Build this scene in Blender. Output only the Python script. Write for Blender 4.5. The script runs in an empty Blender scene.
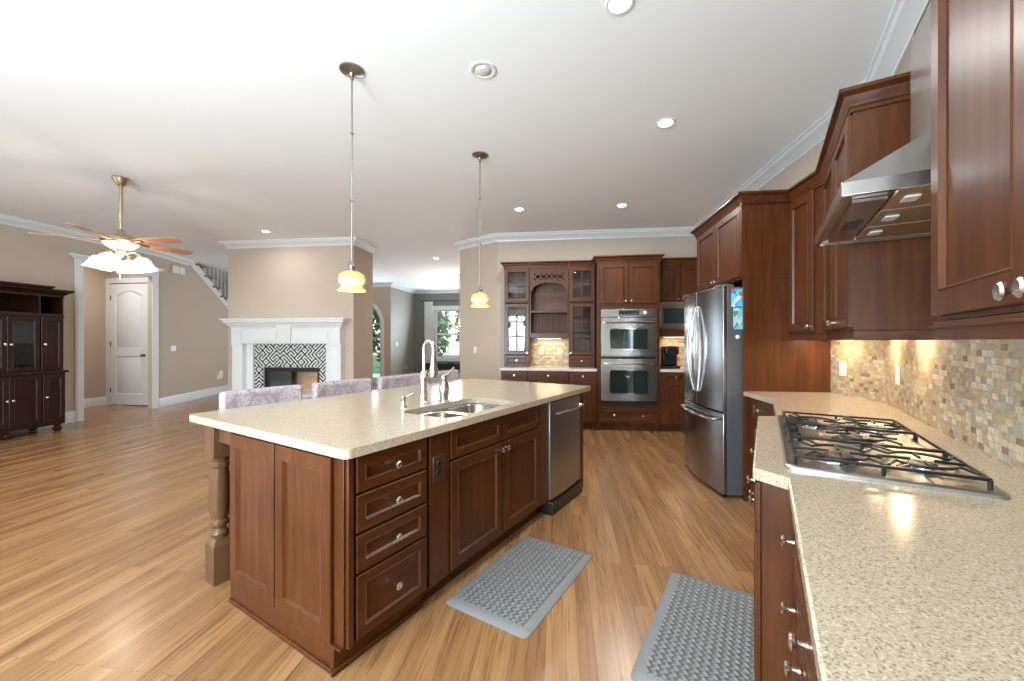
import bpy, bmesh, math, random
from mathutils import Vector, Matrix
random.seed(7)
SC = bpy.context.scene
COL = SC.collection
PI = math.pi
rad = math.radians
CEIL = 3.12
# ------------------------------------------------------------------ camera, world, exposure
cam_d = bpy.data.cameras.new('camera')
cam_d.lens = 405 / 1024 * 36
cam_d.sensor_width = 36
cam_d.clip_start = 0.05
cam = bpy.data.objects.new('camera', cam_d)
cam.location = (0, 0, 1.335)
cam.rotation_euler = (PI / 2, 0, 0)
COL.objects.link(cam)
SC.camera = cam
SC.view_settings.view_transform = 'Standard'
SC.view_settings.look = 'None'
SC.view_settings.gamma = 1
SC.view_settings.use_curve_mapping = False
SC.view_settings.exposure = 0.27
SC.cycles.use_denoising = True
SC.cycles.max_bounces = 8
SC.cycles.diffuse_bounces = 5
SC.cycles.glossy_bounces = 4
SC.cycles.transparent_max_bounces = 12
SC.cycles.sample_clamp_indirect = 6
SC.cycles.caustics_reflective = False
SC.cycles.caustics_refractive = False
world = bpy.data.worlds.new('world')
SC.world = world
world.use_nodes = True
_nt = world.node_tree
_sky = _nt.nodes.new('ShaderNodeTexSky')
_sky.sky_type = 'NISHITA'
_sky.sun_disc = False
_sky.sun_elevation = rad(48)
_sky.sun_rotation = rad(200)
_nt.links.new(_sky.outputs[0], _nt.nodes['Background'].inputs[0])
_nt.nodes['Background'].inputs[1].default_value = 0.42

# frames: local x = r (to the right), local y = a (away); world from frame
TH = {'H': rad(7), 'A': rad(32), 'W': 0.0, 'S': rad(-8.65)}
def fw(fr, r, a):
    s, c = math.sin(TH[fr]), math.cos(TH[fr])
    return Vector((a * s + r * c, a * c - r * s))
def rot_of(fr, facing):
    # facing: '-a' front looks toward the camera side, '+r' looks right, '-r' looks left
    return {'-a': -TH[fr], '+r': PI / 2 - TH[fr], '-r': -PI / 2 - TH[fr], '+a': PI - TH[fr]}[facing]

def area_light(name, loc, rot, sx, sy, power, color=(1, 1, 1), parent=None, spread=None, shape='RECTANGLE'):
    d = bpy.data.lights.new(name, 'AREA')
    d.shape = shape; d.size = sx
    if shape in ('RECTANGLE', 'ELLIPSE'): d.size_y = sy
    d.energy = power; d.color = color
    if spread: d.spread = rad(spread)
    o = bpy.data.objects.new(name, d)
    o.location = loc; o.rotation_euler = rot
    COL.objects.link(o)
    if parent: o.parent = parent
    return o
DAY = (0.73, 0.89, 1.0)
BACK_A = -2.3
# daylight that comes in by the windows behind the camera (set in wall_back, H frame)
BACK_WINS = [(-1.75, 1.5), (-3.75, 1.7), (-6.1, 1.9)]
def window_light(fr, r, a, z, dr, da, up, w, h, power):
    """daylight entering by a window, with an added upward tilt to brighten the ceiling"""
    p = fw(fr, r, a); d = fw(fr, dr, da)
    rot = Vector((d.x, d.y, math.tan(rad(up)))).to_track_quat('-Z', 'Y').to_euler()
    return area_light('window_daylight', (p.x, p.y, z), rot, w, h, power, DAY)
for (r_, w_), pow_ in zip(BACK_WINS, (350, 95, 35)):
    window_light('H', r_, BACK_A + 0.45, 1.40, 0, 1, 32, w_ - 0.1, 2.0, pow_)
window_light('H', -7.45, 1.3, 1.45, 1, 0, 18, 2.5, 1.8, 22)
window_light('H', -6.28, 11.6, 1.4, 0, -1, 20, 1.3, 1.9, 50)
window_light('H', -4.0, 13.5, 1.6, 0, -1, 20, 0.9, 1.5, 60)

# ------------------------------------------------------------------ materials
def nm(name):
    m = bpy.data.materials.new(name); m.use_nodes = True
    nt = m.node_tree
    return m, nt, nt.nodes, nt.links, nt.nodes['Principled BSDF']
def plain(name, col, rough=0.5, metal=0.0, emit=None, es=0, noise=0.04, nscale=8, spec=0.5, coat=0, bump=0.0):
    m, nt, N, L, b = nm(name)
    b.inputs['Roughness'].default_value = rough
    b.inputs['Metallic'].default_value = metal
    b.inputs['Specular IOR Level'].default_value = spec
    b.inputs['Coat Weight'].default_value = coat
    tc = N.new('ShaderNodeTexCoord'); nz = N.new('ShaderNodeTexNoise')
    nz.inputs['Scale'].default_value = nscale; nz.inputs['Detail'].default_value = 4
    L.new(tc.outputs['Object'], nz.inputs['Vector'])
    mx = N.new('ShaderNodeMix'); mx.data_type = 'RGBA'
    mx.inputs[6].default_value = tuple(max(0, c * (1 - noise)) for c in col) + (1,)
    mx.inputs[7].default_value = tuple(min(1, c * (1 + noise)) for c in col) + (1,)
    L.new(nz.outputs['Fac'], mx.inputs[0]); L.new(mx.outputs[2], b.inputs['Base Color'])
    if bump:
        bp = N.new('ShaderNodeBump'); bp.inputs['Strength'].default_value = bump; bp.inputs['Distance'].default_value = 0.002
        L.new(nz.outputs['Fac'], bp.inputs['Height']); L.new(bp.outputs[0], b.inputs['Normal'])
    if emit:
        b.inputs['Emission Color'].default_value = emit + (1,)
        b.inputs['Emission Strength'].default_value = es
    return m
def ramp(N, stops):
    r = N.new('ShaderNodeValToRGB'); e = r.color_ramp.elements
    while len(e) < len(stops): e.new(0.5)
    for i, (p_, c) in enumerate(stops):
        e[i].position = p_; e[i].color = tuple(c) + (1,)
    return r
def wood(name, dark, light, axis='z', rough=0.36, scale=1.0, coat=0.06):
    m, nt, N, L, b = nm(name)
    tc = N.new('ShaderNodeTexCoord'); mp = N.new('ShaderNodeMapping')
    s = {'z': (28, 28, 2.2), 'x': (2.2, 28, 28), 'y': (28, 2.2, 28)}[axis]
    mp.inputs['Scale'].default_value = tuple(v * scale for v in s)
    L.new(tc.outputs['Object'], mp.inputs[0])
    nz = N.new('ShaderNodeTexNoise'); nz.inputs['Scale'].default_value = 1; nz.inputs['Detail'].default_value = 6; nz.inputs['Roughness'].default_value = 0.6
    L.new(mp.outputs[0], nz.inputs['Vector'])
    n2 = N.new('ShaderNodeTexNoise'); n2.inputs['Scale'].default_value = 3.0; n2.inputs['Detail'].default_value = 3
    L.new(tc.outputs['Object'], n2.inputs['Vector'])
    ad = N.new('ShaderNodeMath'); ad.operation = 'MULTIPLY_ADD'; ad.inputs[1].default_value = 0.35
    L.new(n2.outputs['Fac'], ad.inputs[0]); 
    mu = N.new('ShaderNodeMath'); mu.operation = 'MULTIPLY'; mu.inputs[1].default_value = 0.65
    L.new(nz.outputs['Fac'], mu.inputs[0]); L.new(mu.outputs[0], ad.inputs[2])
    rp = ramp(N, [(0.32, dark), (0.68, light)])
    L.new(ad.outputs[0], rp.inputs[0]); L.new(rp.outputs[0], b.inputs['Base Color'])
    b.inputs['Roughness'].default_value = rough
    b.inputs['Coat Weight'].default_value = coat; b.inputs['Coat Roughness'].default_value = 0.15
    b.inputs['Specular IOR Level'].default_value = 0.3
    return m
M = {}
CH_D, CH_L = (0.042, 0.0098, 0.0020), (0.106, 0.032, 0.0074)
M['cherry'] = wood('cherry_wood', CH_D, CH_L, 'z')
M['cherry_h'] = wood('cherry_wood_horizontal', CH_D, CH_L, 'x')
M['cherry_in'] = wood('cherry_interior', (0.10, 0.040, 0.02), (0.17, 0.07, 0.035), 'z', 0.45)
M['mahog'] = wood('dark_mahogany', (0.010, 0.0025, 0.0012), (0.032, 0.007, 0.0035), 'z', 0.4, 1.0, 0.0)
M['mahog_in'] = plain('hutch_interior', (0.02, 0.008, 0.006), 0.7)
M['oak'] = wood('oak_stair', (0.22, 0.08, 0.03), (0.33, 0.14, 0.06), 'y')
M['blade'] = wood('fan_blade_wood', (0.38, 0.17, 0.09), (0.52, 0.26, 0.15), 'x', 0.35)
M['post'] = wood('post_wood', (0.060, 0.027, 0.011), (0.150, 0.072, 0.034), 'z', 0.3)
M['wall'] = plain('taupe_paint', (0.50, 0.405, 0.325), 0.75, noise=0.02, nscale=3)
M['wall_gray'] = plain('grey_green_paint', (0.29, 0.275, 0.235), 0.55, noise=0.02)
M['wall_dark'] = plain('dark_grey_green_paint', (0.17, 0.175, 0.15), 0.6, noise=0.02)
M['ceiling'] = plain('ceiling_paint', (0.88, 0.90, 0.91), 0.85, noise=0.01, nscale=3)
M['white'] = plain('white_trim_paint', (0.72, 0.73, 0.73), 0.35, noise=0.015)
M['stairwall'] = plain('pale_stairwell_paint', (0.62, 0.62, 0.60), 0.8, noise=0.02)
M['nickel'] = plain('brushed_nickel', (0.68, 0.64, 0.58), 0.25, 1.0, noise=0.05)
M['pewter'] = plain('pewter_stem', (0.33, 0.32, 0.30), 0.35, 1.0, noise=0.05)
M['knob'] = plain('satin_nickel_knob', (0.82, 0.78, 0.72), 0.22, 1.0)
M['brass'] = plain('antique_brass', (0.52, 0.42, 0.28), 0.3, 1.0, noise=0.08)
M['darkmetal'] = plain('dark_bronze', (0.05, 0.045, 0.04), 0.4, 0.8)
M['black'] = plain('black_plastic', (0.012, 0.012, 0.013), 0.3, noise=0.1)
M['iron'] = plain('cast_iron_grate', (0.035, 0.035, 0.036), 0.28, 0.6, noise=0.2, nscale=60, bump=0.1)
M['black_glass'] = plain('black_glass', (0.02, 0.03, 0.03), 0.06, noise=0.02, spec=0.8)
M['oven_glass'] = plain('oven_window_glass', (0.018, 0.028, 0.025), 0.05, noise=0.05, spec=0.9)
M['plate'] = plain('white_plate', (0.78, 0.77, 0.72), 0.4)
M['almond'] = plain('almond_plate', (0.75, 0.66, 0.48), 0.4)
M['brownplate'] = plain('brown_outlet', (0.05, 0.025, 0.015), 0.3)
M['greyside'] = plain('fridge_side_grey', (0.10, 0.105, 0.11), 0.45, 0.3, noise=0.03)
M['firebox_black'] = plain('black_void_liner', (0.008, 0.007, 0.006), 0.8)  # near-black lining of the firebox floor and top
M['curtain'] = plain('white_curtain', (0.86, 0.86, 0.84), 0.8)
M['leaf'] = plain('tree_leaves', (0.34, 0.46, 0.20), 0.7, noise=0.6, nscale=2.5)
M['bark'] = plain('bark', (0.12, 0.09, 0.06), 0.9, noise=0.3)
M['grass'] = plain('lawn', (0.16, 0.28, 0.07), 0.9, noise=0.3, nscale=3)
M['can_glow'] = plain('lit_bulb', (1, 1, 1), 0.5, emit=(1, 0.98, 0.94), es=14)
M['bulb_off'] = plain('frosted_bulb_unlit', (0.62, 0.62, 0.60), 0.3, noise=0.15, nscale=60)
M['shade_white'] = plain('lit_white_glass_shade', (0.85, 0.83, 0.78), 0.3, emit=(1.0, 0.90, 0.74), es=0.45)
M['mat_rim'] = plain('grey_mat_rim', (0.19, 0.195, 0.198), 0.4)
M['rubber'] = plain('grey_rubber', (0.20, 0.203, 0.203), 0.5)
M['brick'] = None

def steel(name, axis='x', col=(0.55, 0.55, 0.545), rough=0.24):
    m, nt, N, L, b = nm(name)
    b.inputs['Metallic'].default_value = 1.0
    tc = N.new('ShaderNodeTexCoord'); mp = N.new('ShaderNodeMapping')
    mp.inputs['Scale'].default_value = {'x': (2, 400, 400), 'z': (400, 400, 2), 'y': (400, 2, 400)}[axis]
    L.new(tc.outputs['Object'], mp.inputs[0])
    nz = N.new('ShaderNodeTexNoise'); nz.inputs['Scale'].default_value = 1; nz.inputs['Detail'].default_value = 3
    L.new(mp.outputs[0], nz.inputs['Vector'])
    rp = ramp(N, [(0.3, [c * 0.86 for c in col]), (0.7, [min(1, c * 1.1) for c in col])])
    L.new(nz.outputs['Fac'], rp.inputs[0]); L.new(rp.outputs[0], b.inputs['Base Color'])
    mr = N.new('ShaderNodeMapRange'); mr.inputs[3].default_value = rough - 0.05; mr.inputs[4].default_value = rough + 0.08
    L.new(nz.outputs['Fac'], mr.inputs[0]); L.new(mr.outputs[0], b.inputs['Roughness'])
    return m
M['steel'] = steel('stainless_steel', 'x', (0.52, 0.50, 0.47), 0.22)
M['steel_v'] = steel('stainless_steel_vertical', 'z', (0.33, 0.33, 0.335), 0.22)
M['steel_dw'] = steel('stainless_steel_dishwasher', 'z', (0.42, 0.42, 0.415), 0.3)
M['chrome'] = plain('polished_steel', (0.72, 0.72, 0.72), 0.12, 1.0, noise=0.02)
M['tray'] = steel('cooktop_steel', 'x', (0.42, 0.41, 0.40), 0.32)
M['filter'] = steel('hood_filter_steel', 'x', (0.62, 0.54, 0.42), 0.3)

def granite(name, base, dark, light, sc=1.0):
    m, nt, N, L, b = nm(name)
    tc = N.new('ShaderNodeTexCoord')
    v = N.new('ShaderNodeTexVoronoi'); v.inputs['Scale'].default_value = 190 * sc
    L.new(tc.outputs['Object'], v.inputs['Vector'])
    sep = N.new('ShaderNodeSeparateColor'); L.new(v.outputs['Color'], sep.inputs[0])
    rp = ramp(N, [(0.0, dark), (0.10, dark), (0.16, base), (0.80, base), (0.88, light), (1.0, light)])
    rp.color_ramp.interpolation = 'LINEAR'
    L.new(sep.outputs[0], rp.inputs[0])
    n2 = N.new('ShaderNodeTexNoise'); n2.inputs['Scale'].default_value = 90 * sc; n2.inputs['Detail'].default_value = 4
    L.new(tc.outputs['Object'], n2.inputs['Vector'])
    r2 = ramp(N, [(0.30, (0.62, 0.55, 0.45)), (0.46, (1, 1, 1))])
    L.new(n2.outputs['Fac'], r2.inputs[0])
    mx = N.new('ShaderNodeMix'); mx.data_type = 'RGBA'; mx.blend_type = 'MULTIPLY'; mx.inputs[0].default_value = 0.8
    L.new(rp.outputs[0], mx.inputs[6]); L.new(r2.outputs[0], mx.inputs[7]); L.new(mx.outputs[2], b.inputs['Base Color'])
    b.inputs['Roughness'].default_value = 0.16
    return m
M['granite'] = granite('beige_speckled_granite', (0.47, 0.39, 0.28), (0.30, 0.225, 0.145), (0.56, 0.50, 0.40), 1.7)
M['granite_back'] = granite('pale_granite', (0.66, 0.61, 0.56), (0.45, 0.38, 0.30), (0.75, 0.72, 0.68))

def floor_mat():
    m, nt, N, L, b = nm('oak_plank_floor')
    tc = N.new('ShaderNodeTexCoord'); mp = N.new('ShaderNodeMapping')
    mp.inputs['Rotation'].default_value = (0, 0, PI / 2)
    L.new(tc.outputs['Object'], mp.inputs[0])
    def brick(c1, c2, off, sc_w):
        br = N.new('ShaderNodeTexBrick')
        br.offset = 0.37; br.offset_frequency = 2; br.squash = 1.0
        br.inputs['Color1'].default_value = c1 + (1,); br.inputs['Color2'].default_value = c2 + (1,)
        br.inputs['Mortar'].default_value = (0.16, 0.085, 0.04, 1)
        br.inputs['Scale'].default_value = 1.0; br.inputs['Mortar Size'].default_value = 0.0009
        br.inputs['Mortar Smooth'].default_value = 0.3
        br.inputs['Brick Width'].default_value = sc_w; br.inputs['Row Height'].default_value = 0.072
        L.new(mp.outputs[0], br.inputs['Vector'])
        return br
    b1 = brick((0.385, 0.218, 0.100), (0.275, 0.142, 0.060), 0, 1.05)
    # grain, stretched along the boards, shifted from board to board
    sh = N.new('ShaderNodeVectorMath'); sh.operation = 'MULTIPLY_ADD'
    sh.inputs[1].default_value = (7.3, 5.1, 3.7)
    L.new(b1.outputs['Color'], sh.inputs[0]); L.new(mp.outputs[0], sh.inputs[2])
    m2 = N.new('ShaderNodeMapping'); m2.inputs['Scale'].default_value = (2.6, 75, 1)
    L.new(sh.outputs[0], m2.inputs[0])
    nz = N.new('ShaderNodeTexNoise'); nz.inputs['Scale'].default_value = 1; nz.inputs['Detail'].default_value = 5; nz.inputs['Distortion'].default_value = 0.9; nz.inputs['Roughness'].default_value = 0.62
    L.new(m2.outputs[0], nz.inputs['Vector'])
    r1 = ramp(N, [(0.30, (0.50, 0.40, 0.32)), (0.47, (0.95, 0.92, 0.88)), (0.7, (1.12, 1.10, 1.06))])
    L.new(nz.outputs['Fac'], r1.inputs[0])
    n3 = N.new('ShaderNodeTexNoise'); n3.inputs['Scale'].default_value = 1.3; n3.inputs['Detail'].default_value = 2
    m3 = N.new('ShaderNodeMapping'); m3.inputs['Scale'].default_value = (0.8, 9, 1)
    L.new(mp.outputs[0], m3.inputs[0]); L.new(m3.outputs[0], n3.inputs['Vector'])
    r3 = ramp(N, [(0.3, (0.80, 0.74, 0.68)), (0.65, (1.08, 1.08, 1.08))])
    L.new(n3.outputs['Fac'], r3.inputs[0])
    mx = N.new('ShaderNodeMix'); mx.data_type = 'RGBA'; mx.blend_type = 'MULTIPLY'; mx.inputs[0].default_value = 1
    L.new(b1.outputs['Color'], mx.inputs[6]); L.new(r1.outputs[0], mx.inputs[7])
    mx2 = N.new('ShaderNodeMix'); mx2.data_type = 'RGBA'; mx2.blend_type = 'MULTIPLY'; mx2.inputs[0].default_value = 1
    L.new(mx.outputs[2], mx2.inputs[6]); L.new(r3.outputs[0], mx2.inputs[7])
    L.new(mx2.outputs[2], b.inputs['Base Color'])
    b.inputs['Roughness'].default_value = 0.27
    b.inputs['Coat Weight'].default_value = 0.2; b.inputs['Coat Roughness'].default_value = 0.2
    bp = N.new('ShaderNodeBump'); bp.inputs['Strength'].default_value = 0.12; bp.inputs['Distance'].default_value = 0.001
    L.new(nz.outputs['Fac'], bp.inputs['Height']); L.new(bp.outputs[0], b.inputs['Normal'])
    return m
M['floor'] = floor_mat()

def mosaic(name, w=0.052, h=0.026, stops=None, coord='uv'):
    m, nt, N, L, b = nm(name)
    tc = N.new('ShaderNodeTexCoord')
    sp = N.new('ShaderNodeSeparateXYZ'); L.new(tc.outputs['Object'], sp.inputs[0])
    def math_(op, a, bb=None, c=None):
        n = N.new('ShaderNodeMath'); n.operation = op
        for i, v in enumerate((a, bb, c)):
            if v is None: continue
            if isinstance(v, (int, float)): n.inputs[i].default_value = v
            else: L.new(v, n.inputs[i])
        return n.outputs[0]
    u = math_('DIVIDE', sp.outputs['X'], w); v = math_('DIVIDE', sp.outputs['Z'], h)
    row = math_('FLOOR', v)
    wn0 = N.new('ShaderNodeTexWhiteNoise'); wn0.noise_dimensions = '1D'; L.new(row, wn0.inputs['W'])
    u2 = math_('ADD', u, wn0.outputs['Value'])
    cu = math_('FLOOR', u2)
    cb = N.new('ShaderNodeCombineXYZ'); L.new(cu, cb.inputs[0]); L.new(row, cb.inputs[1])
    wn = N.new('ShaderNodeTexWhiteNoise'); wn.noise_dimensions = '2D'; L.new(cb.outputs[0], wn.inputs['Vector'])
    rp = ramp(N, stops); rp.color_ramp.interpolation = 'CONSTANT' if len(stops) > 4 else 'LINEAR'
    L.new(wn.outputs['Value'], rp.inputs[0])
    nz = N.new('ShaderNodeTexNoise'); nz.inputs['Scale'].default_value = 60; nz.inputs['Detail'].default_value = 4
    L.new(tc.outputs['Object'], nz.inputs['Vector'])
    r2 = ramp(N, [(0.3, (0.75, 0.72, 0.68)), (0.7, (1.1, 1.1, 1.1))]); L.new(nz.outputs['Fac'], r2.inputs[0])
    mx = N.new('ShaderNodeMix'); mx.data_type = 'RGBA'; mx.blend_type = 'MULTIPLY'; mx.inputs[0].default_value = 1
    L.new(rp.outputs[0], mx.inputs[6]); L.new(r2.outputs[0], mx.inputs[7])
    fu = math_('FRACT', u2); fv = math_('FRACT', v)
    gu = math_('MULTIPLY', math_('MINIMUM', fu, math_('SUBTRACT', 1.0, fu)), w)
    gv = math_('MULTIPLY', math_('MINIMUM', fv, math_('SUBTRACT', 1.0, fv)), h)
    g = math_('LESS_THAN', math_('MINIMUM', gu, gv), 0.0012)
    m2 = N.new('ShaderNodeMix'); m2.data_type = 'RGBA'
    L.new(g, m2.inputs[0]); L.new(mx.outputs[2], m2.inputs[6]); m2.inputs[7].default_value = (0.36, 0.30, 0.22, 1)
    L.new(m2.outputs[2], b.inputs['Base Color'])
    b.inputs['Roughness'].default_value = 0.4
    bp = N.new('ShaderNodeBump'); bp.inputs['Strength'].default_value = 0.5; bp.inputs['Distance'].default_value = 0.002; bp.invert = True
    L.new(g, bp.inputs['Height']); L.new(bp.outputs[0], b.inputs['Normal'])
    return m
ST = [(0.0, (0.46, 0.36, 0.23)), (0.16, (0.38, 0.31, 0.21)), (0.30, (0.52, 0.44, 0.31)), (0.46, (0.33, 0.31, 0.25)),
      (0.58, (0.44, 0.32, 0.18)), (0.70, (0.56, 0.50, 0.39)), (0.84, (0.25, 0.17, 0.10)), (0.90, (0.40, 0.38, 0.32))]
M['mosaic'] = mosaic('stone_mosaic_backsplash', 0.048, 0.025, ST)
M['mosaic_back'] = mosaic('stone_mosaic_hutch', 0.06, 0.03, ST)
M['brick'] = mosaic('firebox_brick', 0.22, 0.075, [(0.0, (0.78, 0.52, 0.35)), (0.5, (0.64, 0.40, 0.26)), (1.0, (0.80, 0.60, 0.44))])

def truchet():
    m, nt, N, L, b = nm('black_white_diagonal_tile')
    tc = N.new('ShaderNodeTexCoord'); sp = N.new('ShaderNodeSeparateXYZ'); L.new(tc.outputs['Object'], sp.inputs[0])
    def mt(op, a, bb=None):
        n = N.new('ShaderNodeMath'); n.operation = op
        for i, v in enumerate((a, bb)):
            if v is None: continue
            if isinstance(v, (int, float)): n.inputs[i].default_value = v
            else: L.new(v, n.inputs[i])
        return n.outputs[0]
    S = 0.068
    u = mt('DIVIDE', sp.outputs['X'], S); v = mt('DIVIDE', sp.outputs['Z'], S)
    cb = N.new('ShaderNodeCombineXYZ'); L.new(mt('FLOOR', u), cb.inputs[0]); L.new(mt('FLOOR', v), cb.inputs[1])
    wn = N.new('ShaderNodeTexWhiteNoise'); wn.noise_dimensions = '2D'; L.new(cb.outputs[0], wn.inputs['Vector'])
    flip = mt('GREATER_THAN', wn.outputs['Value'], 0.5)
    fu = mt('FRACT', u); fv = mt('FRACT', v)
    fu2 = mt('ADD', mt('MULTIPLY', fu, mt('SUBTRACT', 1.0, flip)), mt('MULTIPLY', mt('SUBTRACT', 1.0, fu), flip))
    st = mt('FRACT', mt('ADD', mt('MULTIPLY', mt('ADD', fu2, fv), 1.0), 0.25))
    g = mt('GREATER_THAN', st, 0.5)
    mx = N.new('ShaderNodeMix'); mx.data_type = 'RGBA'; L.new(g, mx.inputs[0])
    mx.inputs[6].default_value = (0.02, 0.02, 0.02, 1); mx.inputs[7].default_value = (0.62, 0.63, 0.61, 1)
    L.new(mx.outputs[2], b.inputs['Base Color']); b.inputs['Roughness'].default_value = 0.25
    return m
M['truchet'] = truchet()

def weave():
    m, nt, N, L, b = nm('grey_woven_mat')
    tc = N.new('ShaderNodeTexCoord'); mp = N.new('ShaderNodeMapping'); mp.inputs['Rotation'].default_value = (0, 0, rad(45))
    L.new(tc.outputs['Object'], mp.inputs[0])
    sp = N.new('ShaderNodeSeparateXYZ'); L.new(mp.outputs[0], sp.inputs[0])
    def mt(op, a, bb=None):
        n = N.new('ShaderNodeMath'); n.operation = op
        for i, v in enumerate((a, bb)):
            if v is None: continue
            if isinstance(v, (int, float)): n.inputs[i].default_value = v
            else: L.new(v, n.inputs[i])
        return n.outputs[0]
    S = 0.024
    u = mt('DIVIDE', sp.outputs['X'], S); v = mt('DIVIDE', sp.outputs['Y'], S)
    par = mt('MODULO', mt('ABSOLUTE', mt('ADD', mt('FLOOR', u), mt('FLOOR', v))), 2.0)
    fu = mt('FRACT', u); fv = mt('FRACT', v)
    hu = mt('SUBTRACT', 1.0, mt('ABSOLUTE', mt('SUBTRACT', mt('MULTIPLY', fu, 2.0), 1.0)))
    hv = mt('SUBTRACT', 1.0, mt('ABSOLUTE', mt('SUBTRACT', mt('MULTIPLY', fv, 2.0), 1.0)))
    h = mt('ADD', mt('MULTIPLY', hu, par), mt('MULTIPLY', hv, mt('SUBTRACT', 1.0, par)))
    hs = mt('POWER', h, 0.5)
    rp = ramp(N, [(0.15, (0.10, 0.102, 0.10)), (0.6, (0.21, 0.212, 0.208))])
    L.new(hs, rp.inputs[0]); L.new(rp.outputs[0], b.inputs['Base Color'])
    b.inputs['Roughness'].default_value = 0.42
    bp = N.new('ShaderNodeBump'); bp.inputs['Strength'].default_value = 1.0; bp.inputs['Distance'].default_value = 0.006
    L.new(hs, bp.inputs['Height']); L.new(bp.outputs[0], b.inputs['Normal'])
    return m
M['weave'] = weave()

def damask():
    m, nt, N, L, b = nm('lavender_damask')
    tc = N.new('ShaderNodeTexCoord')
    v = N.new('ShaderNodeTexVoronoi'); v.feature = 'DISTANCE_TO_EDGE'; v.inputs['Scale'].default_value = 7
    n1 = N.new('ShaderNodeTexNoise'); n1.inputs['Scale'].default_value = 45; n1.inputs['Detail'].default_value = 5
    L.new(tc.outputs['Object'], v.inputs['Vector']); L.new(tc.outputs['Object'], n1.inputs['Vector'])
    r1 = ramp(N, [(0.02, (0.0, 0, 0)), (0.05, (1, 1, 1))]); L.new(v.outputs['Distance'], r1.inputs[0])
    r2 = ramp(N, [(0.42, (0.33, 0.275, 0.295)), (0.56, (0.46, 0.40, 0.415))]); L.new(n1.outputs['Fac'], r2.inputs[0])
    mx = N.new('ShaderNodeMix'); mx.data_type = 'RGBA'; L.new(r1.outputs[0], mx.inputs[0])
    mx.inputs[6].default_value = (0.28, 0.24, 0.27, 1); L.new(r2.outputs[0], mx.inputs[7])
    L.new(mx.outputs[2], b.inputs['Base Color']); b.inputs['Roughness'].default_value = 0.85
    return m
M['damask'] = damask()

def glass(name, tint=(0.95, 0.97, 0.96), refl=1.0):
    m, nt, N, L, b = nm(name)
    N.remove(b); out = N['Material Output']
    t = N.new('ShaderNodeBsdfTransparent'); t.inputs[0].default_value = tint + (1,)
    g = N.new('ShaderNodeBsdfGlossy'); g.inputs['Roughness'].default_value = 0.02
    f = N.new('ShaderNodeFresnel'); f.inputs[0].default_value = 1.5
    mu = N.new('ShaderNodeMath'); mu.operation = 'MULTIPLY'; mu.inputs[1].default_value = refl; mu.use_clamp = True
    L.new(f.outputs[0], mu.inputs[0])
    mx = N.new('ShaderNodeMixShader'); L.new(mu.outputs[0], mx.inputs[0]); L.new(t.outputs[0], mx.inputs[1]); L.new(g.outputs[0], mx.inputs[2])
    L.new(mx.outputs[0], out.inputs[0])
    return m
M['glass'] = glass('clear_glass')
M['cab_glass'] = glass('cabinet_glass', (0.8, 0.8, 0.78), 0.7)
def amber():
    m, nt, N, L, b = nm('amber_glass_shade')
    tc = N.new('ShaderNodeTexCoord'); sp = N.new('ShaderNodeSeparateXYZ'); L.new(tc.outputs['Object'], sp.inputs[0])
    mr = N.new('ShaderNodeMapRange'); mr.inputs[1].default_value = -0.07; mr.inputs[2].default_value = 0.07
    L.new(sp.outputs['Z'], mr.inputs[0])
    rp = ramp(N, [(0.0, (0.90, 0.50, 0.12)), (0.2, (0.92, 0.55, 0.16)), (0.45, (1.0, 0.85, 0.52)), (0.65, (0.90, 0.50, 0.12)), (1.0, (0.80, 0.42, 0.08))])
    L.new(mr.outputs[0], rp.inputs[0]); L.new(rp.outputs[0], b.inputs['Base Color'])
    L.new(rp.outputs[0], b.inputs['Emission Color']); b.inputs['Emission Strength'].default_value = 0.38
    b.inputs['Roughness'].default_value = 0.2
    return m
M['amber'] = amber()
def picture(name, cols, sc):
    m, nt, N, L, b = nm(name)
    tc = N.new('ShaderNodeTexCoord'); v = N.new('ShaderNodeTexVoronoi'); v.inputs['Scale'].default_value = sc
    L.new(tc.outputs['Object'], v.inputs['Vector']); s = N.new('ShaderNodeSeparateColor'); L.new(v.outputs['Color'], s.inputs[0])
    rp = ramp(N, [(i / len(cols), c) for i, c in enumerate(cols)]); rp.color_ramp.interpolation = 'CONSTANT'
    L.new(s.outputs[0], rp.inputs[0]); L.new(rp.outputs[0], b.inputs['Base Color']); b.inputs['Roughness'].default_value = 0.4
    return m
M['pic1'] = picture('picture_blue', [(0.05, 0.45, 0.7), (0.1, 0.55, 0.75), (0.5, 0.12, 0.06), (0.6, 0.65, 0.7), (0.02, 0.15, 0.45)], 26)
M['pic2'] = picture('picture_teal', [(0.15, 0.5, 0.6), (0.3, 0.6, 0.65), (0.12, 0.25, 0.15), (0.55, 0.6, 0.6)], 30)

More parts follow.
